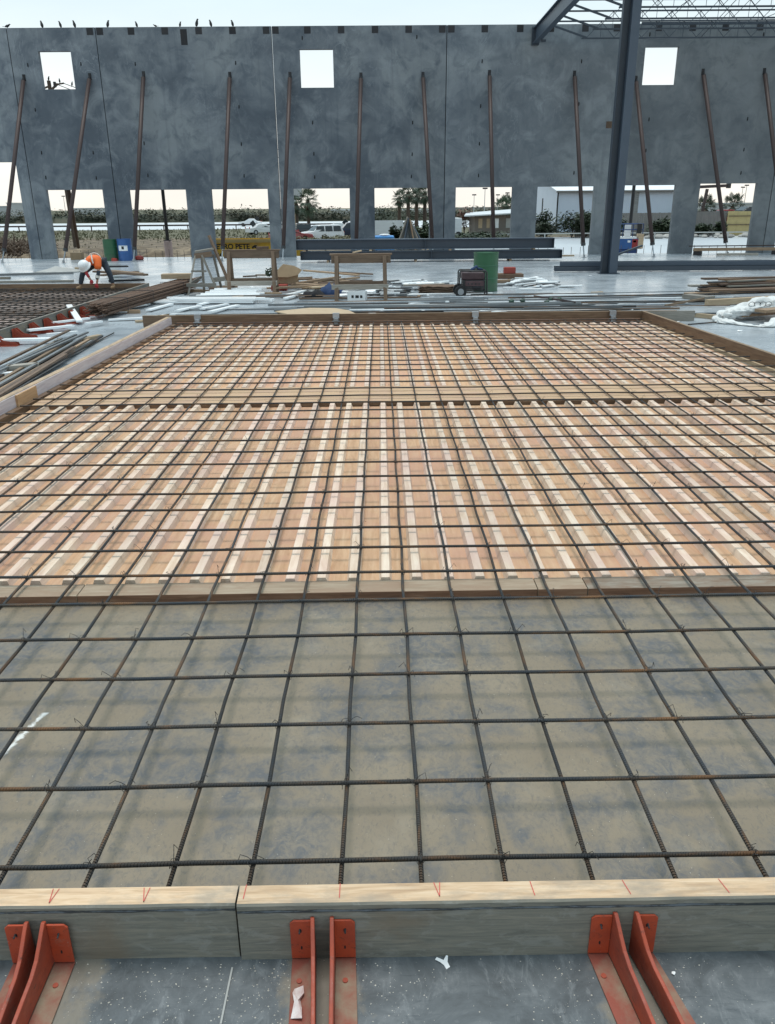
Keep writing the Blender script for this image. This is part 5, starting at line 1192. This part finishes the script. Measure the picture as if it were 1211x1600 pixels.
# rust steel frame at right
root = thing('rusty_frame', 'rusty steel beam on a post seen in the far right doorway', 'steel frame', (40, 104, .3))
a, b = Q(1096, 293, 104), Q(1136, 290, 104); lin('beam', 'rusty_pipe', (a.x-2, 104, a.z), (b.x, 104, b.z), .34, .34, parent=root)
c_ = Q(1101, 318, 104); lin('post', 'rusty_pipe', (c_.x+.1, 104, a.z-.172), (c_.x-.3, 104, .3), .3, .3, parent=root); MB().box(b.x, b.x+.4, 103.75, 104.25, b.z-.3, b.z+.25).build('end_cap', 'black_plastic', root, world=True)
lin('diagonal_rod', 'rusty_pipe', (a.x-1.5, 104, a.z-.8), (c_.x-.2, 104, c_.z-.4), .09, .09, parent=root)
# roll-off dumpster with lettering
dx0, dx1, dy, zt = Q(322, 376, 49).x, Q(470, 376, 49).x, 49.0, Q(380, 374.5, 49).z
root = thing('dumpster', 'yellow roll-off dumpster with black lettering outside the wall', 'dumpster', (dx0, dy, -1.2)); H_ = zt+1.2; LD = dx1-dx0
mb = MB(); mb.prism([(0, .15), (LD-.3, .15), (LD, .55), (LD, H_-.5), (LD-.7, H_), (0, H_)], 0, .06, 'Y'); mb.prism([(0, .15), (LD-.3, .15), (LD, .55), (LD, H_-.5), (LD-.7, H_), (0, H_)], 2.34, 2.4, 'Y'); mb.box(0, LD-.3, .061, 2.339, .15, .25); mb.box(0, .06, .061, 2.339, .26, H_); mb.build('dumpster_body', 'yellow_paint', root)
MB().box(-.03, LD-.7, -.09, -.004, H_-.16, H_+.02).build('top_rail', 'yellow_panel', root)
for k_ in (0.6, LD-1.2): MB().tube([(k_, -.05, .12), (k_, .2, .12)], .12, 14).build('roller', 'rubber', root)
tx = Q(332.5, 388, 49).x-dx0; text_part('lettering', 'PETRO PETE', 'print_black', .40, (tx, -.008, Q(380, 388.8, 49).z+1.2), root, .012)
text_part('lettering', '56', 'print_black', .32, (tx+.2, -.008, Q(340, 402, 49).z+1.2), root, .012)
mb = MB(); lx = Q(396, 386, 49).x-dx0; lz = Q(396, 386, 49).z+1.2
mb.prism([(0, 0), (.18, .12), (.30, .10), (.34, -.02), (.55, -.10), (.80, -.18), (.62, -.22), (.35, -.14), (.16, -.04), (.04, -.10)], -.008, -.001, 'Y'); mb.xf(Matrix.Translation((lx-.1, 0, lz))); mb.build('emblem', 'print_black', root)
# scissor lift
lx0, lx1, ly = Q(940, 380, 52).x, Q(1006, 380, 52).x, 52.0
root = thing('scissor_lift', 'blue scissor lift parked outside, behind the steel column', 'lift', ((lx0+lx1)/2, ly, -1.2)); L2 = (lx1-lx0)/2
MB().box(-L2+.1, L2-.35, 0, .8, .22, .95).build('chassis', 'deep_blue_paint', root, bevel=.03)
for sx2 in (-L2+.45, L2-.75):
    for sy in (-.02, .75): MB().tube([(sx2, sy, .22), (sx2, sy+.12, .22)], .22, 18).build('wheel', 'rubber', root)
MB().tube([(L2-.95, -.03, .55), (L2-.95, -.005, .55)], .09, 12).build('work_lamp', 'white_plastic', root)
z0 = Q(980, 373, 52).z+1.2; MB().box(-L2, L2-.12, -.05, .85, .96, z0).build('platform_skirt', 'blue_paint', root, bevel=.01); MB().box(-L2, L2-.5, -.056, .86, z0+.002, z0+.12).build('platform_deck', 'white_plastic', root)
MB().box(L2-.75, L2-.40, -.058, -.052, .98, z0-.03).build('warning_patch', 'truck_red', root); MB().box(L2-.38, L2-.05, -.058, .4, .98, z0+.28).build('control_case', 'plank_top', root)
for sx2 in (-L2+.4, -L2+.75): MB().box(sx2+1.2, sx2+1.38, -.058, -.052, z0-.22, z0-.10).build('white_marking', 'white_plastic', root)
z1 = Q(985, 350, 52).z+1.2; mb = MB()
for zz in (z1, (z0+z1)/2+.1):
    for sy in (-.03, .83): mb.tube([(-L2+.02, sy, zz), (L2-.14, sy, zz)], .028, 8)
    for xx in (-L2+.02, L2-.14): mb.tube([(xx, -.03, zz), (xx, .83, zz)], .028, 8)
for k_ in range(5):
    xx = -L2+.02+(2*L2-.16)*k_/4
    for sy in (-.03, .83): mb.tube([(xx, sy, z0+.1), (xx, sy, z1)], .028, 8)
mb.build('guard_rails', 'deep_blue_paint', root)
MB().box(L2-1.25, L2-.85, .1, .14, z0+.12, z1-.05).build('white_panel', 'white_plastic', root); MB().box(L2-.52, L2-.24, -.08, .1, z1-.55, z1+.02).build('control_box', 'black_plastic', root)
# vehicles
def car(label, x, y, rz, kind, mat, z=-1.2):
    root = thing('parked_car', label, 'car', (x, y, z), rz, 'parked vehicles outside')
    L_, W_, H_ = (4.7, 1.85, 1.75) if kind == 'suv' else ((4.5, 1.78, 1.45) if kind == 'sedan' else (5.6, 1.95, 1.85)); h = L_/2
    if kind == 'suv': prof = [(-h, .35), (-h, .95), (-h+.1, 1.1), (-h+.35, H_-.08), (-h+.6, H_), (h-2.0, H_), (h-1.75, H_-.06), (h-1.15, 1.12), (h-.15, 1.0), (h, .85), (h, .35)]
    elif kind == 'sedan': prof = [(-h, .32), (-h, .9), (-h+.75, .98), (-h+1.35, H_-.04), (-h+1.7, H_), (h-2.1, H_), (h-1.25, .98), (h-.12, .85), (h, .7), (h, .32)]
    else: prof = [(-h, .5), (-h, 1.15), (-h+2.0, 1.17), (-h+2.05, H_-.06), (-h+2.25, H_), (h-2.1, H_), (h-1.9, H_-.05), (h-1.35, 1.22), (h-.12, 1.1), (h, .95), (h, .45)]
    mb = MB(); n = len(prof); rows = []
    for yy, ins in ((-W_/2, 1), (-W_/2+.06, 0), (W_/2-.06, 0), (W_/2, 1)):
        rows.append([(a, yy+(0 if b < 1.0 else (.12 if yy < 0 else -.12)*(b-1.0)/.7), b-(.03 if ins and b > .6 else 0)) for a, b in prof])
    vs = [p for rw_ in rows for p in rw_]
    mb.add(vs, [(k_*n+i, k_*n+(i+1) % n, (k_+1)*n+(i+1) % n, (k_+1)*n+i) for k_ in range(3) for i in range(n)]+[tuple(range(n)), tuple(3*n+i for i in reversed(range(n)))])
    bo = mb.build('body', mat, root, bevel=.03)
    z0, z1 = 1.08, H_-.12
    if kind == 'suv': wins = [(-h+.35, -h+1.25), (-h+1.35, -h+2.2), (-h+2.3, h-1.55)]
    elif kind == 'sedan': wins = [(-h+1.15, -h+2.05), (-h+2.13, h-1.75)]; z0 = 1.0
    else: wins = [(-h+2.2, -h+2.85), (-h+2.95, h-1.75)]; z0 = 1.22
    for sy in (-1, 1):
        for a, b in wins:
            ya = sy*(W_/2-.045); yb_ = sy*(W_/2-.12)
            MB().add([(a, ya, z0), (b+(.22 if b == wins[-1][1] else 0), ya, z0), (b, yb_, z1), (a+.04, yb_, z1), (a, ya+sy*.02, z0), (b+(.22 if b == wins[-1][1] else 0), ya+sy*.02, z0), (b, yb_+sy*.02, z1), (a+.04, yb_+sy*.02, z1)], [(0,1,2,3),(7,6,5,4),(0,4,5,1),(1,5,6,2),(2,6,7,3),(3,7,4,0)]).build('side_window', 'car_glass', root)
    fx = (h-1.72, h-1.17) if kind == 'suv' else ((h-2.05, h-1.28) if kind == 'sedan' else (h-1.87, h-1.38))
    zz = (H_-.08, 1.13) if kind != 'sedan' else (H_-.03, 1.0)
    if kind == 'pickup': zz = (H_-.08, 1.24)
    MB().add([(fx[0], -W_*.38, zz[0]), (fx[0], W_*.38, zz[0]), (fx[1]+.02, W_*.44, zz[1]+.03), (fx[1]+.02, -W_*.44, zz[1]+.03), (fx[0]-.05, -W_*.38, zz[0]-.04), (fx[0]-.05, W_*.38, zz[0]-.04), (fx[1]-.03, W_*.44, zz[1]-.02), (fx[1]-.03, -W_*.44, zz[1]-.02)], [(0,1,2,3),(7,6,5,4),(0,4,5,1),(1,5,6,2),(2,6,7,3),(3,7,4,0)]).build('windscreen', 'car_glass', root)
    rx = {'suv': ((-h+.36, 1.62), (-h+.12, 1.14)), 'sedan': ((-h+1.33, 1.38), (-h+.8, 1.0)), 'pickup': ((-h+2.04, 1.75), (-h+2.02, 1.25))}[kind]
    MB().beam((rx[0][0]-.01, 0, rx[0][1]), (rx[1][0]-.01, 0, rx[1][1]), W_*.76, .05, up=(1, 0, .4)).build('rear_window', 'car_glass', root)
    for sx2 in (-h+.85, h-.9):
        for sy in (-1, 1):
            w_ = MB().tube([(sx2, sy*(W_/2-.2), .34), (sx2, sy*(W_/2+.01), .34)], .34, 20).build('wheel', 'rubber', root)
            MB().tube([(sx2, sy*(W_/2+.005), .34), (sx2, sy*(W_/2+.02), .34)], .19, 12).build('rim', 'galvanised', w_)
    for sy in (-1, 1):
        MB().box(-h-.015, -h+.03, sy*W_*.42-.12, sy*W_*.42+.12, .85, 1.05).build('tail_lamp', 'tail_lamp', root); MB().box(h-.03, h+.015, sy*W_*.38-.16, sy*W_*.38+.16, .70, .85).build('headlamp', 'white_plastic', root)
    return root
x_ = Q(502, 360, 92).x; car('white older SUV parked in the grass in the middle doorway', x_, 92, R_(205), 'suv', 'car_white')
x_ = Q(410, 360, 120).x; car('white SUV at the right jamb of the fourth doorway, red tail lamp', x_+.3, 118, R_(32), 'sedan', 'car_white')
x_ = Q(463, 360, 92).x; car('pale red car half hidden by the left jamb of the middle doorway', x_-.4, 90, R_(20), 'sedan', 'car_red')
x_ = Q(474, 355, 104).x; car('black car with grey roof behind the red one', x_, 103, R_(100), 'suv', 'car_dark')
x_ = Q(545, 355, 98).x; car('dark navy pickup at the right jamb of the middle doorway', x_+.6, 99, R_(190), 'pickup', 'car_navy')
x_ = Q(522, 352, 118).x; car('small white car far behind the navy pickup', x_, 122, R_(185), 'sedan', 'car_white')
x_ = Q(385, 349, 165).x; car('pale car driving on the far road in the fourth doorway', x_, 170, R_(180), 'sedan', 'car_white', -1.18)
x_ = Q(1140, 330, 105).x; car('red truck behind the yellow fence panel', x_, 106, R_(185), 'pickup', 'truck_red', -.2)
x_ = Q(1172, 325, 100).x; car('dark car behind the yellow fence at the far right', x_+.8, 103, R_(195), 'sedan', 'car_dark', .55)
struct(MB().box(Q(1085, 330, 100).x, Q(1260, 330, 100).x, 100.5, 118, -1.2, .30).build('raised_yard', 'outside_ground', origin='none'))
# dirt/grass banks, fences, warehouse at right
def fence(label, px0, px1, ytop, Y, mat, name, board, rails=0, zb=-1.2):
    a, b = Q(px0, ytop, Y), Q(px1, ytop, Y); root = thing(name, label, 'fence', ((a.x+b.x)/2, Y, zb))
    mb = MB(); x = a.x; k_ = 0
    while x < b.x:
        w = min(board, b.x-x); dzz = .04*mnoise.noise(Vector((k_*.7, Y, 1))); mb.box(x+.008, x+w-.008, Y, Y+.03, zb, a.z+dzz); x += board; k_ += 1
    mb.build('boards', mat, root, world=True)
    for k_ in range(rails+1):
        zz = zb+.3+(a.z-zb-.6)*k_/max(1, rails); MB().box(a.x, b.x, Y+.035, Y+.10, zz, zz+.1).build('rail', mat, root, world=True)
    return root
fence('long grey board fence in front of the warehouse', 900, 1060, 333.5, 100, 'grey_fence', 'board_fence', .28, 1)
fence('grey board fence beside the yellow panels in the far right doorway', 1062, 1137, 330.5, 99.5, 'grey_fence', 'board_fence', .24, 1)
rt = fence('yellow fence panels in the far right doorway', 1138, 1215, 330.0, 99.2, 'yellow_panel', 'panel_fence', 1.15, 1)
a, b = Q(1138, 344, 99.1), Q(1215, 344, 99.1)
for k_ in (337.5, 351): zz = Q(1150, k_, 99.1).z; MB().box(a.x, b.x, 99.06, 99.19, zz-.03, zz+.03).build('rail', 'rusty_pipe', rt, world=True)
fence('white board fence like a trailer side in the doorway above the blue cover', 578, 630, 344.5, 86, 'white_fence', 'board_fence', 40, 0)
x0, x1, wy = Q(872, 300, 118).x, Q(1066, 300, 118).x, 118.0; ze = Q(872, 298.5, 118).z
root = thing('warehouse', 'long pale blue-white metal warehouse with a low gable roof', 'building', (x0, wy, -1.2)); E_ = ze+1.2; WL = x1-x0; WD = 20; RZ = 1.9
sk = .0
MB().box(0, WL, .02, .2, 0, E_).build('long_wall', 'light_siding', root); MB().box(0, WL, WD-.2, WD, 0, E_).build('long_wall', 'light_siding', root)
mb = MB(); n = int(WL/.32)
for k_ in range(n): mb.box(.1+k_*.32, .17+k_*.32, -.03, .015, 0, E_-.15)
mb.build('siding_ribs', 'light_siding', root)
gl = MB().prism([(0, 0), (WD, 0), (WD, E_), (WD/2, E_+RZ), (0, E_)], -.02, .12, 'X'); gl.xf(Matrix.Rotation(R_(4), 4, 'Z')); ge = gl.build('gable_wall', 'light_siding', root)
def gy_(t2): a = R_(4); return Vector((-math.sin(a)*t2-.03, math.cos(a)*t2, 0))
for t2, w in ((7.5, .55), (13.0, .55)):
    p_ = gy_(t2); d_ = gy_(t2+w); 
    MB().add([(p_.x-.02, p_.y, E_*.42), (d_.x-.02, d_.y, E_*.42), (d_.x-.02, d_.y, E_*.84), (p_.x-.02, p_.y, E_*.84), (p_.x+.03, p_.y, E_*.42), (d_.x+.03, d_.y, E_*.42), (d_.x+.03, d_.y, E_*.84), (p_.x+.03, p_.y, E_*.84)], [(0,1,2,3),(7,6,5,4),(0,4,5,1),(1,5,6,2),(2,6,7,3),(3,7,4,0)]).build('gable_window', 'embed_steel', ge)
s_ = math.sin(R_(4))*WD
mb = MB(); mb.add([(-.3, -.4, E_-.03), (WL+.3, -.4, E_-.03), (WL+.3, WD/2, E_+RZ), (-.3-s_/2, WD/2, E_+RZ), (-.3, -.4, E_+.07), (WL+.3, -.4, E_+.07), (WL+.3, WD/2, E_+RZ+.1), (-.3-s_/2, WD/2, E_+RZ+.1)], [(0,1,2,3),(7,6,5,4),(0,4,5,1),(1,5,6,2),(2,6,7,3),(3,7,4,0)]); mb.build('roof', 'roof_white', root)
MB().box(-.3, WL+.3, -.55, -.405, E_-.22, E_+.0).build('gutter', 'grey_fence', root)
MB().box(-.08, .10, -.12, -.035, 0, E_-.22).build('corner_trim', 'embed_steel', root)
dpx = Q(999, 300, 118).x-x0; MB().box(dpx-.9, dpx, -.06, -.033, 0, E_-.25).build('shaded_bay', 'grey_pipe', root)  # shade of a bay, painted as a grey panel on the flat wall
bush_spots = [(845, 360, 100, 2.4, 3.2, 60, 'tall dark shrub at the left jamb beside the warehouse gable'), (850, 372, 96, 3.2, 1.8, 61, 'spiky low shrub in front of the warehouse gable'), (893, 372, 97, 4.6, 3.0, 62, 'large dark bush at the warehouse corner'), (915, 372, 97.5, 4.0, 2.9, 63, 'dark bush right of the large corner bush'), (938, 370, 97, 3.4, 2.6, 64, 'dark bush half hidden by the pier left of the column'), (966, 365, 97, 3.4, 2.2, 65, 'dark bush behind the scissor lift'), (1032, 368, 97, 3.2, 2.0, 66, 'green bush in front of the grey fence, right of the scissor lift'), (1046, 368, 97.2, 2.6, 2.2, 67, 'darker bush at the right jamb by the grey fence'), (1095, 358, 96, 2.6, 1.5, 68, 'low bush at the left end of the grey fence by the yellow panels'), (1124, 358, 96, 1.8, 1.8, 69, 'small round bush where the grey fence meets the yellow panels'),
    (735, 362, 80, 5.0, 1.3, 70, 'green hedge shrub in front of the low house, left'), (760, 362, 80.5, 5.5, 1.25, 71, 'green hedge shrub in front of the low house, right'), (655, 365, 78, 3.0, 1.8, 72, 'weedy shrub right of the dark tarp heap'), (674, 362, 79, 2.6, 2.4, 73, 'weedy shrub at the right jamb of the palm doorway'), (620, 358, 76, 1.4, 2.0, 74, 'small dark shrub left of the tarp heap')]
for px, py, Y, w, h, s, lab in bush_spots: bush(lab, Q(px, py, Y).x, Y, w, h, s, n=1500, s=.2)
for i, (px, Y) in enumerate(((520, 98), (535, 101), (470, 97))): bush(['tan weed clump before the white SUV', 'tan weed clump before the navy pickup', 'tan weed clump before the red car'][i], Q(px, 368, Y-14).x, Y-16, 5, .95, 90+i, mat='dry_grass_blade', group='tan weed clumps', n=500, s=.2)
r = random.Random(31)
rk = None
for i in range(40):
    mb = MB(); mb.lathe([(.05, -.1), (.3, 0), (.36, .12), (.22, .28), (.01, .3)], 8); mb.v = [(x*(1+.3*mnoise.noise(Vector((x*3+i, y*3, z*3)))), y*(1+.3*mnoise.noise(Vector((x*3, y*3+i, z*3)))), z) for x, y, z in mb.v]
    px = r.uniform(1010, 1180); Y = r.uniform(92, 96); s2 = r.uniform(.6, 1.5); mb.xf(Matrix.Translation((Q(px, 365, Y).x, Y, -1.15)) @ Matrix.Scale(s2, 4)); tag(mb.build('boulder', 'stone_rock'), 'pale broken rock in the row edging the apron below the fences', 'rock', 'rocks along the apron edge')
# tarp heap and blue cover
mb = MB(); q = Q(637, 372, 62); zt = Q(637, 341, 62).z; n1, n2 = 30, 14; vs = []
for j in range(n2+1):
    for i in range(n1):
        a = 6.283*i/n1; k_ = 1-j/n2; f_ = 1+.28*math.sin(7*a+1)+.18*mnoise.noise(Vector((math.cos(a)*2, math.sin(a)*2, j*.4)))
        vs.append((q.x+1.05*k_**.9*f_*math.cos(a)+.05*(1-k_), 62+.9*k_*f_*math.sin(a), -1.2+(zt+1.2)*(1-k_)))
mb.add(vs, [(j*n1+i, j*n1+(i+1) % n1, (j+1)*n1+(i+1) % n1, (j+1)*n1+i) for j in range(n2) for i in range(n1)]); root = thing('tarp_heap', 'pointed dark grey heap of tarped material outside the palm doorway', 'heap', (q.x, 62, -1.2)); mb.build('tarp_cover', 'grey_tarp', root, world=True)
for k_, a in enumerate((-.9, -.4, .5, 1.0, 1.3)): lin('leaning_pole', ('grey_lumber', 'steel_paint', 'lumber')[k_ % 3], (q.x+a*1.25, 61.0, -1.2), (q.x+a*.12+.1, 61.9, zt+.1-.1*k_), .09, .09, parent=root)
a, b = Q(585, 369, 50), Q(616, 369, 50); mb = MB(); mb.box(a.x-.3, b.x, 50, 51.2, -1.2, a.z); tag(mb.build('blue_cover', 'bright_blue', bevel=.08), 'bright blue covered crate left of the dark tarp heap', 'crate')
mb = MB(); mb.lathe([(.3, 0), (.34, .06), (.2, .1), (.01, .11)], 14, (Q(601, 369, 50.5).x, 50.4, a.z+.005)); tag(mb.build('white_sack', 'white_plastic', smooth=True), 'white sack lying on the blue covered crate', 'sack')
# house, trailer, rust tree, bridge, far poles, far buildings
hx0, hx1, hy = Q(742, 340, 110).x, Q(806, 340, 110).x, 110.0
root = thing('low_house', 'low brown house with a long pale sloping roof', 'house', (hx0, hy, -1.2)); z0 = Q(760, 337, 110).z+1.2; z1 = Q(800, 326, 110).z+1.2; WL = hx1-hx0
MB().box(0, WL, 0, 7, 0, z0).build('wall', 'house_wall', root)
mb = MB(); mb.add([(-1.5, -1, z0-.1), (WL+.5, -1, z0+.25), (WL+.5, 6, z0+.62), (-.5, 6, z0+.22), (-1.5, -1, z0+.05), (WL+.5, -1, z0+.38), (WL+.5, 6, z0+.75), (-.5, 6, z0+.35)], [(0,1,2,3),(7,6,5,4),(0,4,5,1),(1,5,6,2),(2,6,7,3),(3,7,4,0)]); mb.build('roof', 'roof_white', root)
for k_, (xx, w, m_) in enumerate(((.5, .5, 'plank_top'), (1.6, .4, 'plank_top'), (2.4, .8, 'white_plastic'), (4.2, 1.2, 'concrete_pale'))): MB().box(WL*xx/5.5, WL*xx/5.5+w, -.06, -.004, z0*.35, z0*.85).build('window', m_, root)
a, b = Q(705, 341, 100), Q(722, 341, 100); root = thing('white_trailer', 'white box trailer at the left of the house doorway', 'trailer', ((a.x+b.x)/2, 100, -1.2))
MB().box(a.x, b.x, 100, 106, -.7, a.z).build('trailer_body', 'white_fence', root, world=True, bevel=.05)
for dx in (.4, 1.2): MB().tube([(b.x-dx, 99.98, -.85), (b.x-dx, 100.2, -.85)], .35, 16).build('wheel', 'rubber', root, world=True)
q = Q(726, 331, 115); bush('rust-red leafed tree behind the white trailer', q.x, 115, 2.6, q.z+1.2+.9, 99, mat='dry_leaf', group='trees by the house', n=600, s=.2, name='small_tree')
root = thing('road_bridge', 'distant pale road bridge on piers behind the house', 'bridge', (60, 330, -1.2)); zb = Q(760, 326, 330).z
lin('deck', 'bridge_concrete', (25, 330, zb), (150, 330, zb+1.0), 10, .9, parent=root)
for k_ in range(12): MB().box(28+10*k_, 29.4+10*k_, 328, 332, -1.2, zb-.5).build('pier', 'bridge_concrete', root, world=True)
for i, (px, py, Y) in enumerate(((741, 305, 190), (758, 295, 160), (778, 305, 200), (793, 302, 190), (1161, 293, 210), (1167, 290, 200), (99, 307, 240))):
    q = Q(px, py, Y); root = thing('far_lamp_post', ['leftmost tall lamp post beyond the low house', 'tallest lamp post beyond the low house', 'third lamp post beyond the low house', 'rightmost lamp post beyond the low house', 'thin mast behind the yellow panels, left', 'thin mast behind the yellow panels, right', 'thin mast beyond the narrow panel doorway'][i], 'lamp post', (q.x, Y, -1.2), 0, 'far lamp posts')
    MB().tube([(0, 0, 0), (0, 0, q.z+1.2)], [.10, .06], 6).build('post', 'concrete_pale', root); MB().box(-.45, .45, -.2, .2, q.z+1.2-.05, q.z+1.2+.2).build('lamp_head', 'embed_steel', root)
fb = [(-40, 22, 322, 420, 'far pale grey warehouse beyond the scrub at the far left'), (10, 15, 316.5, 410, 'small far tower on the grey warehouse at the left'), (112, 172, 325, 520, 'far low pale roof beyond the narrow panel doorway'), (518, 560, 327.5, 330, 'far white building behind the scrub in the middle doorway'), (585, 600, 328, 400, 'far beige building behind the small dark tree'), (630, 690, 327, 450, 'far beige building behind the four palms'), (1100, 1190, 317, 300, 'far pale grey shed behind the yellow panels')]
for px0, px1, py, Y, lab in fb:
    a, b = Q(px0, py, Y), Q(px1, py, Y); root = thing('far_building', lab, 'building', ((a.x+b.x)/2, Y, -1.2), 0, 'far buildings on the horizon')
    MB().box(a.x, b.x, Y, Y+18, -1.2, a.z-.4).build('wall', 'far_wall', root, world=True); MB().box(a.x-.3, b.x+.3, Y-.3, Y+18.3, a.z-.39, a.z).build('roof_edge', 'roof_white', root, world=True)
# sign at left jamb of middle doorway
a, b = Q(456, 297, 120), Q(472.5, 308, 120); root = thing('sign_board', 'tall pale blank sign board on a beige post, left in the middle doorway', 'sign', ((a.x+b.x)/2, 120, -1.2)); MB().box(a.x-.4, b.x, 119.9, 120.1, b.z, a.z+.8).build('board', 'far_wall', root, world=True, bevel=.02); q = Q(460.5, 320, 120); MB().box(q.x-.14, q.x+.14, 120.12, 120.3, -1.2, a.z+.6).build('post', 'plank_top', root, world=True)
MB().tube([(q.x, 119.6, b.z-.4), (q.x, 119.85, b.z-.4)], .22, 12).build('lamp', 'white_plastic', root, world=True)
# utility pole in the left window
q = Q(76, 126, 74); root = thing('utility_pole', 'wooden utility pole with crossarms seen in the upper left window', 'utility pole', (q.x, 74, -1.2)); H_ = q.z+1.2
MB().tube([(0.35, 0, 0), (0, 0, H_)], [.22, .15], 10).build('pole', 'bark', root); MB().beam((-.55, .1, H_-.55), (.1, -.1, H_-.4), .12, .12).build('crossarm', 'bark', root); MB().beam((0, 0, H_-.75), (.75, -.1, H_-.25), .14, .14).build('crossarm', 'bark', root); MB().beam((.6, -.1, H_-.30), (1.3, -.2, H_-.22), .1, .1).build('crossarm', 'bark', root)
MB().tube([(.5, -.1, H_-.5), (.5, -.1, H_-.1)], .12, 10).build('insulator', 'black_plastic', root)
for i, (a, b) in enumerate((((.7, -.1, -.3), (30, 6, -7.5)), ((1.3, -.2, -.24), (32, 4, -7.0)))):
    A = Vector((q.x, 74, q.z))+Vector(a); B = Vector((q.x, 74, q.z))+Vector(b); n = 14
    tag(MB().tube([A.lerp(B, k_/n)+Vector((0, 0, -1.2*math.sin(math.pi*k_/n))) for k_ in range(n+1)], .028, 5).build('power_cable', 'pole_black', smooth=True), ['lower', 'upper'][i]+' black cable running right from the utility pole', 'cable', 'cables on the utility pole')
# birds
def bird_mesh(pose):
    mb = MB(); 
    if pose == 'up': path = [((.02, 0, .02), .012), ((-.0, 0, .05), .05), ((.015, 0, .13), .068), ((.035, 0, .21), .05), ((.05, 0, .255), .036), ((.06, 0, .285), .034), ((.075, 0, .305), .016)]; beak = [(.08, 0, .295), (.125, 0, .285)]; tail = [(-.01, 0, .06), (-.06, 0, -.06)]
    else: path = [((-.12, 0, .07), .015), ((-.07, 0, .085), .045), ((.0, 0, .10), .065), ((.08, 0, .13), .045), ((.12, 0, .165), .034), ((.145, 0, .18), .03), ((.165, 0, .18), .012)]; beak = [(.165, 0, .178), (.21, 0, .17)]; tail = [(-.09, 0, .08), (-.24, 0, .09)]
    mb.tube([p for p, r_ in path], [r_ for p, r_ in path], 10); mb.tube(beak, [.012, .002], 6); mb.beam(tail[0], tail[1], .05, .012)
    for s2 in (-.02, .02): mb.tube([(.0, s2, .06), (.005, s2, 0)], .006, 5)
    o = mb.build('bird', 'bird_black', origin='none', smooth=True); me = o.data; bpy.data.objects.remove(o); return me
bm_ = {'up': bird_mesh('up'), 'flat': bird_mesh('flat')}
bs = [(11, 'flat', 0, .9), (66, 'up', 150, 1.0), (95, 'up', 200, .9), (117, 'up', 165, 1.0), (168, 'up', 30, 1.0), (214, 'up', 170, .8), (243, 'flat', 180, .6), (281, 'up', 20, .75), (307, 'up', 15, 1.1), (330, 'up', 160, .95), (364, 'up', 165, .9)]
for i, (px, po, rz, s) in enumerate(bs):
    o = bpy.data.objects.new('bird', bm_[po]); COL.objects.link(o); o.location = (Q(px, 40, WY+.1).x, WY+.1, WH); o.rotation_euler = (0, 0, R_(rz)); o.scale = (s, s, s)
    tag(o, ['leftmost small dark bird', 'second dark bird', 'third dark bird', 'fourth dark bird', 'fifth dark bird', 'sixth dark bird', 'smallest low bird, seventh', 'eighth dark bird', 'ninth and biggest dark bird', 'tenth dark bird', 'rightmost dark bird'][i]+' from the left perched on top of the concrete wall', 'bird', 'birds on the wall top')
for i, (px, py) in enumerate(((75, 118), (69, 131), (91, 126), (113, 130))):
    b_ = Q(px, py, 74); o = bpy.data.objects.new('bird', bm_['up']); COL.objects.link(o)
    o.location = ((q.x, 74, q.z), (q.x-.5, 74.1, q.z-.48), (q.x+.95, 73.86, q.z-.20), (q.x+1.9, 73.9, q.z-.42))[i]; o.rotation_euler = (0, 0, R_(20+130*i)); o.scale = (1.1,)*3
    tag(o, ['bird perched on the tip of the utility pole', 'bird on the left crossarm of the utility pole', 'bird on the right crossarm of the utility pole', 'bird on the cable right of the utility pole'][i], 'bird', 'birds on the utility pole')
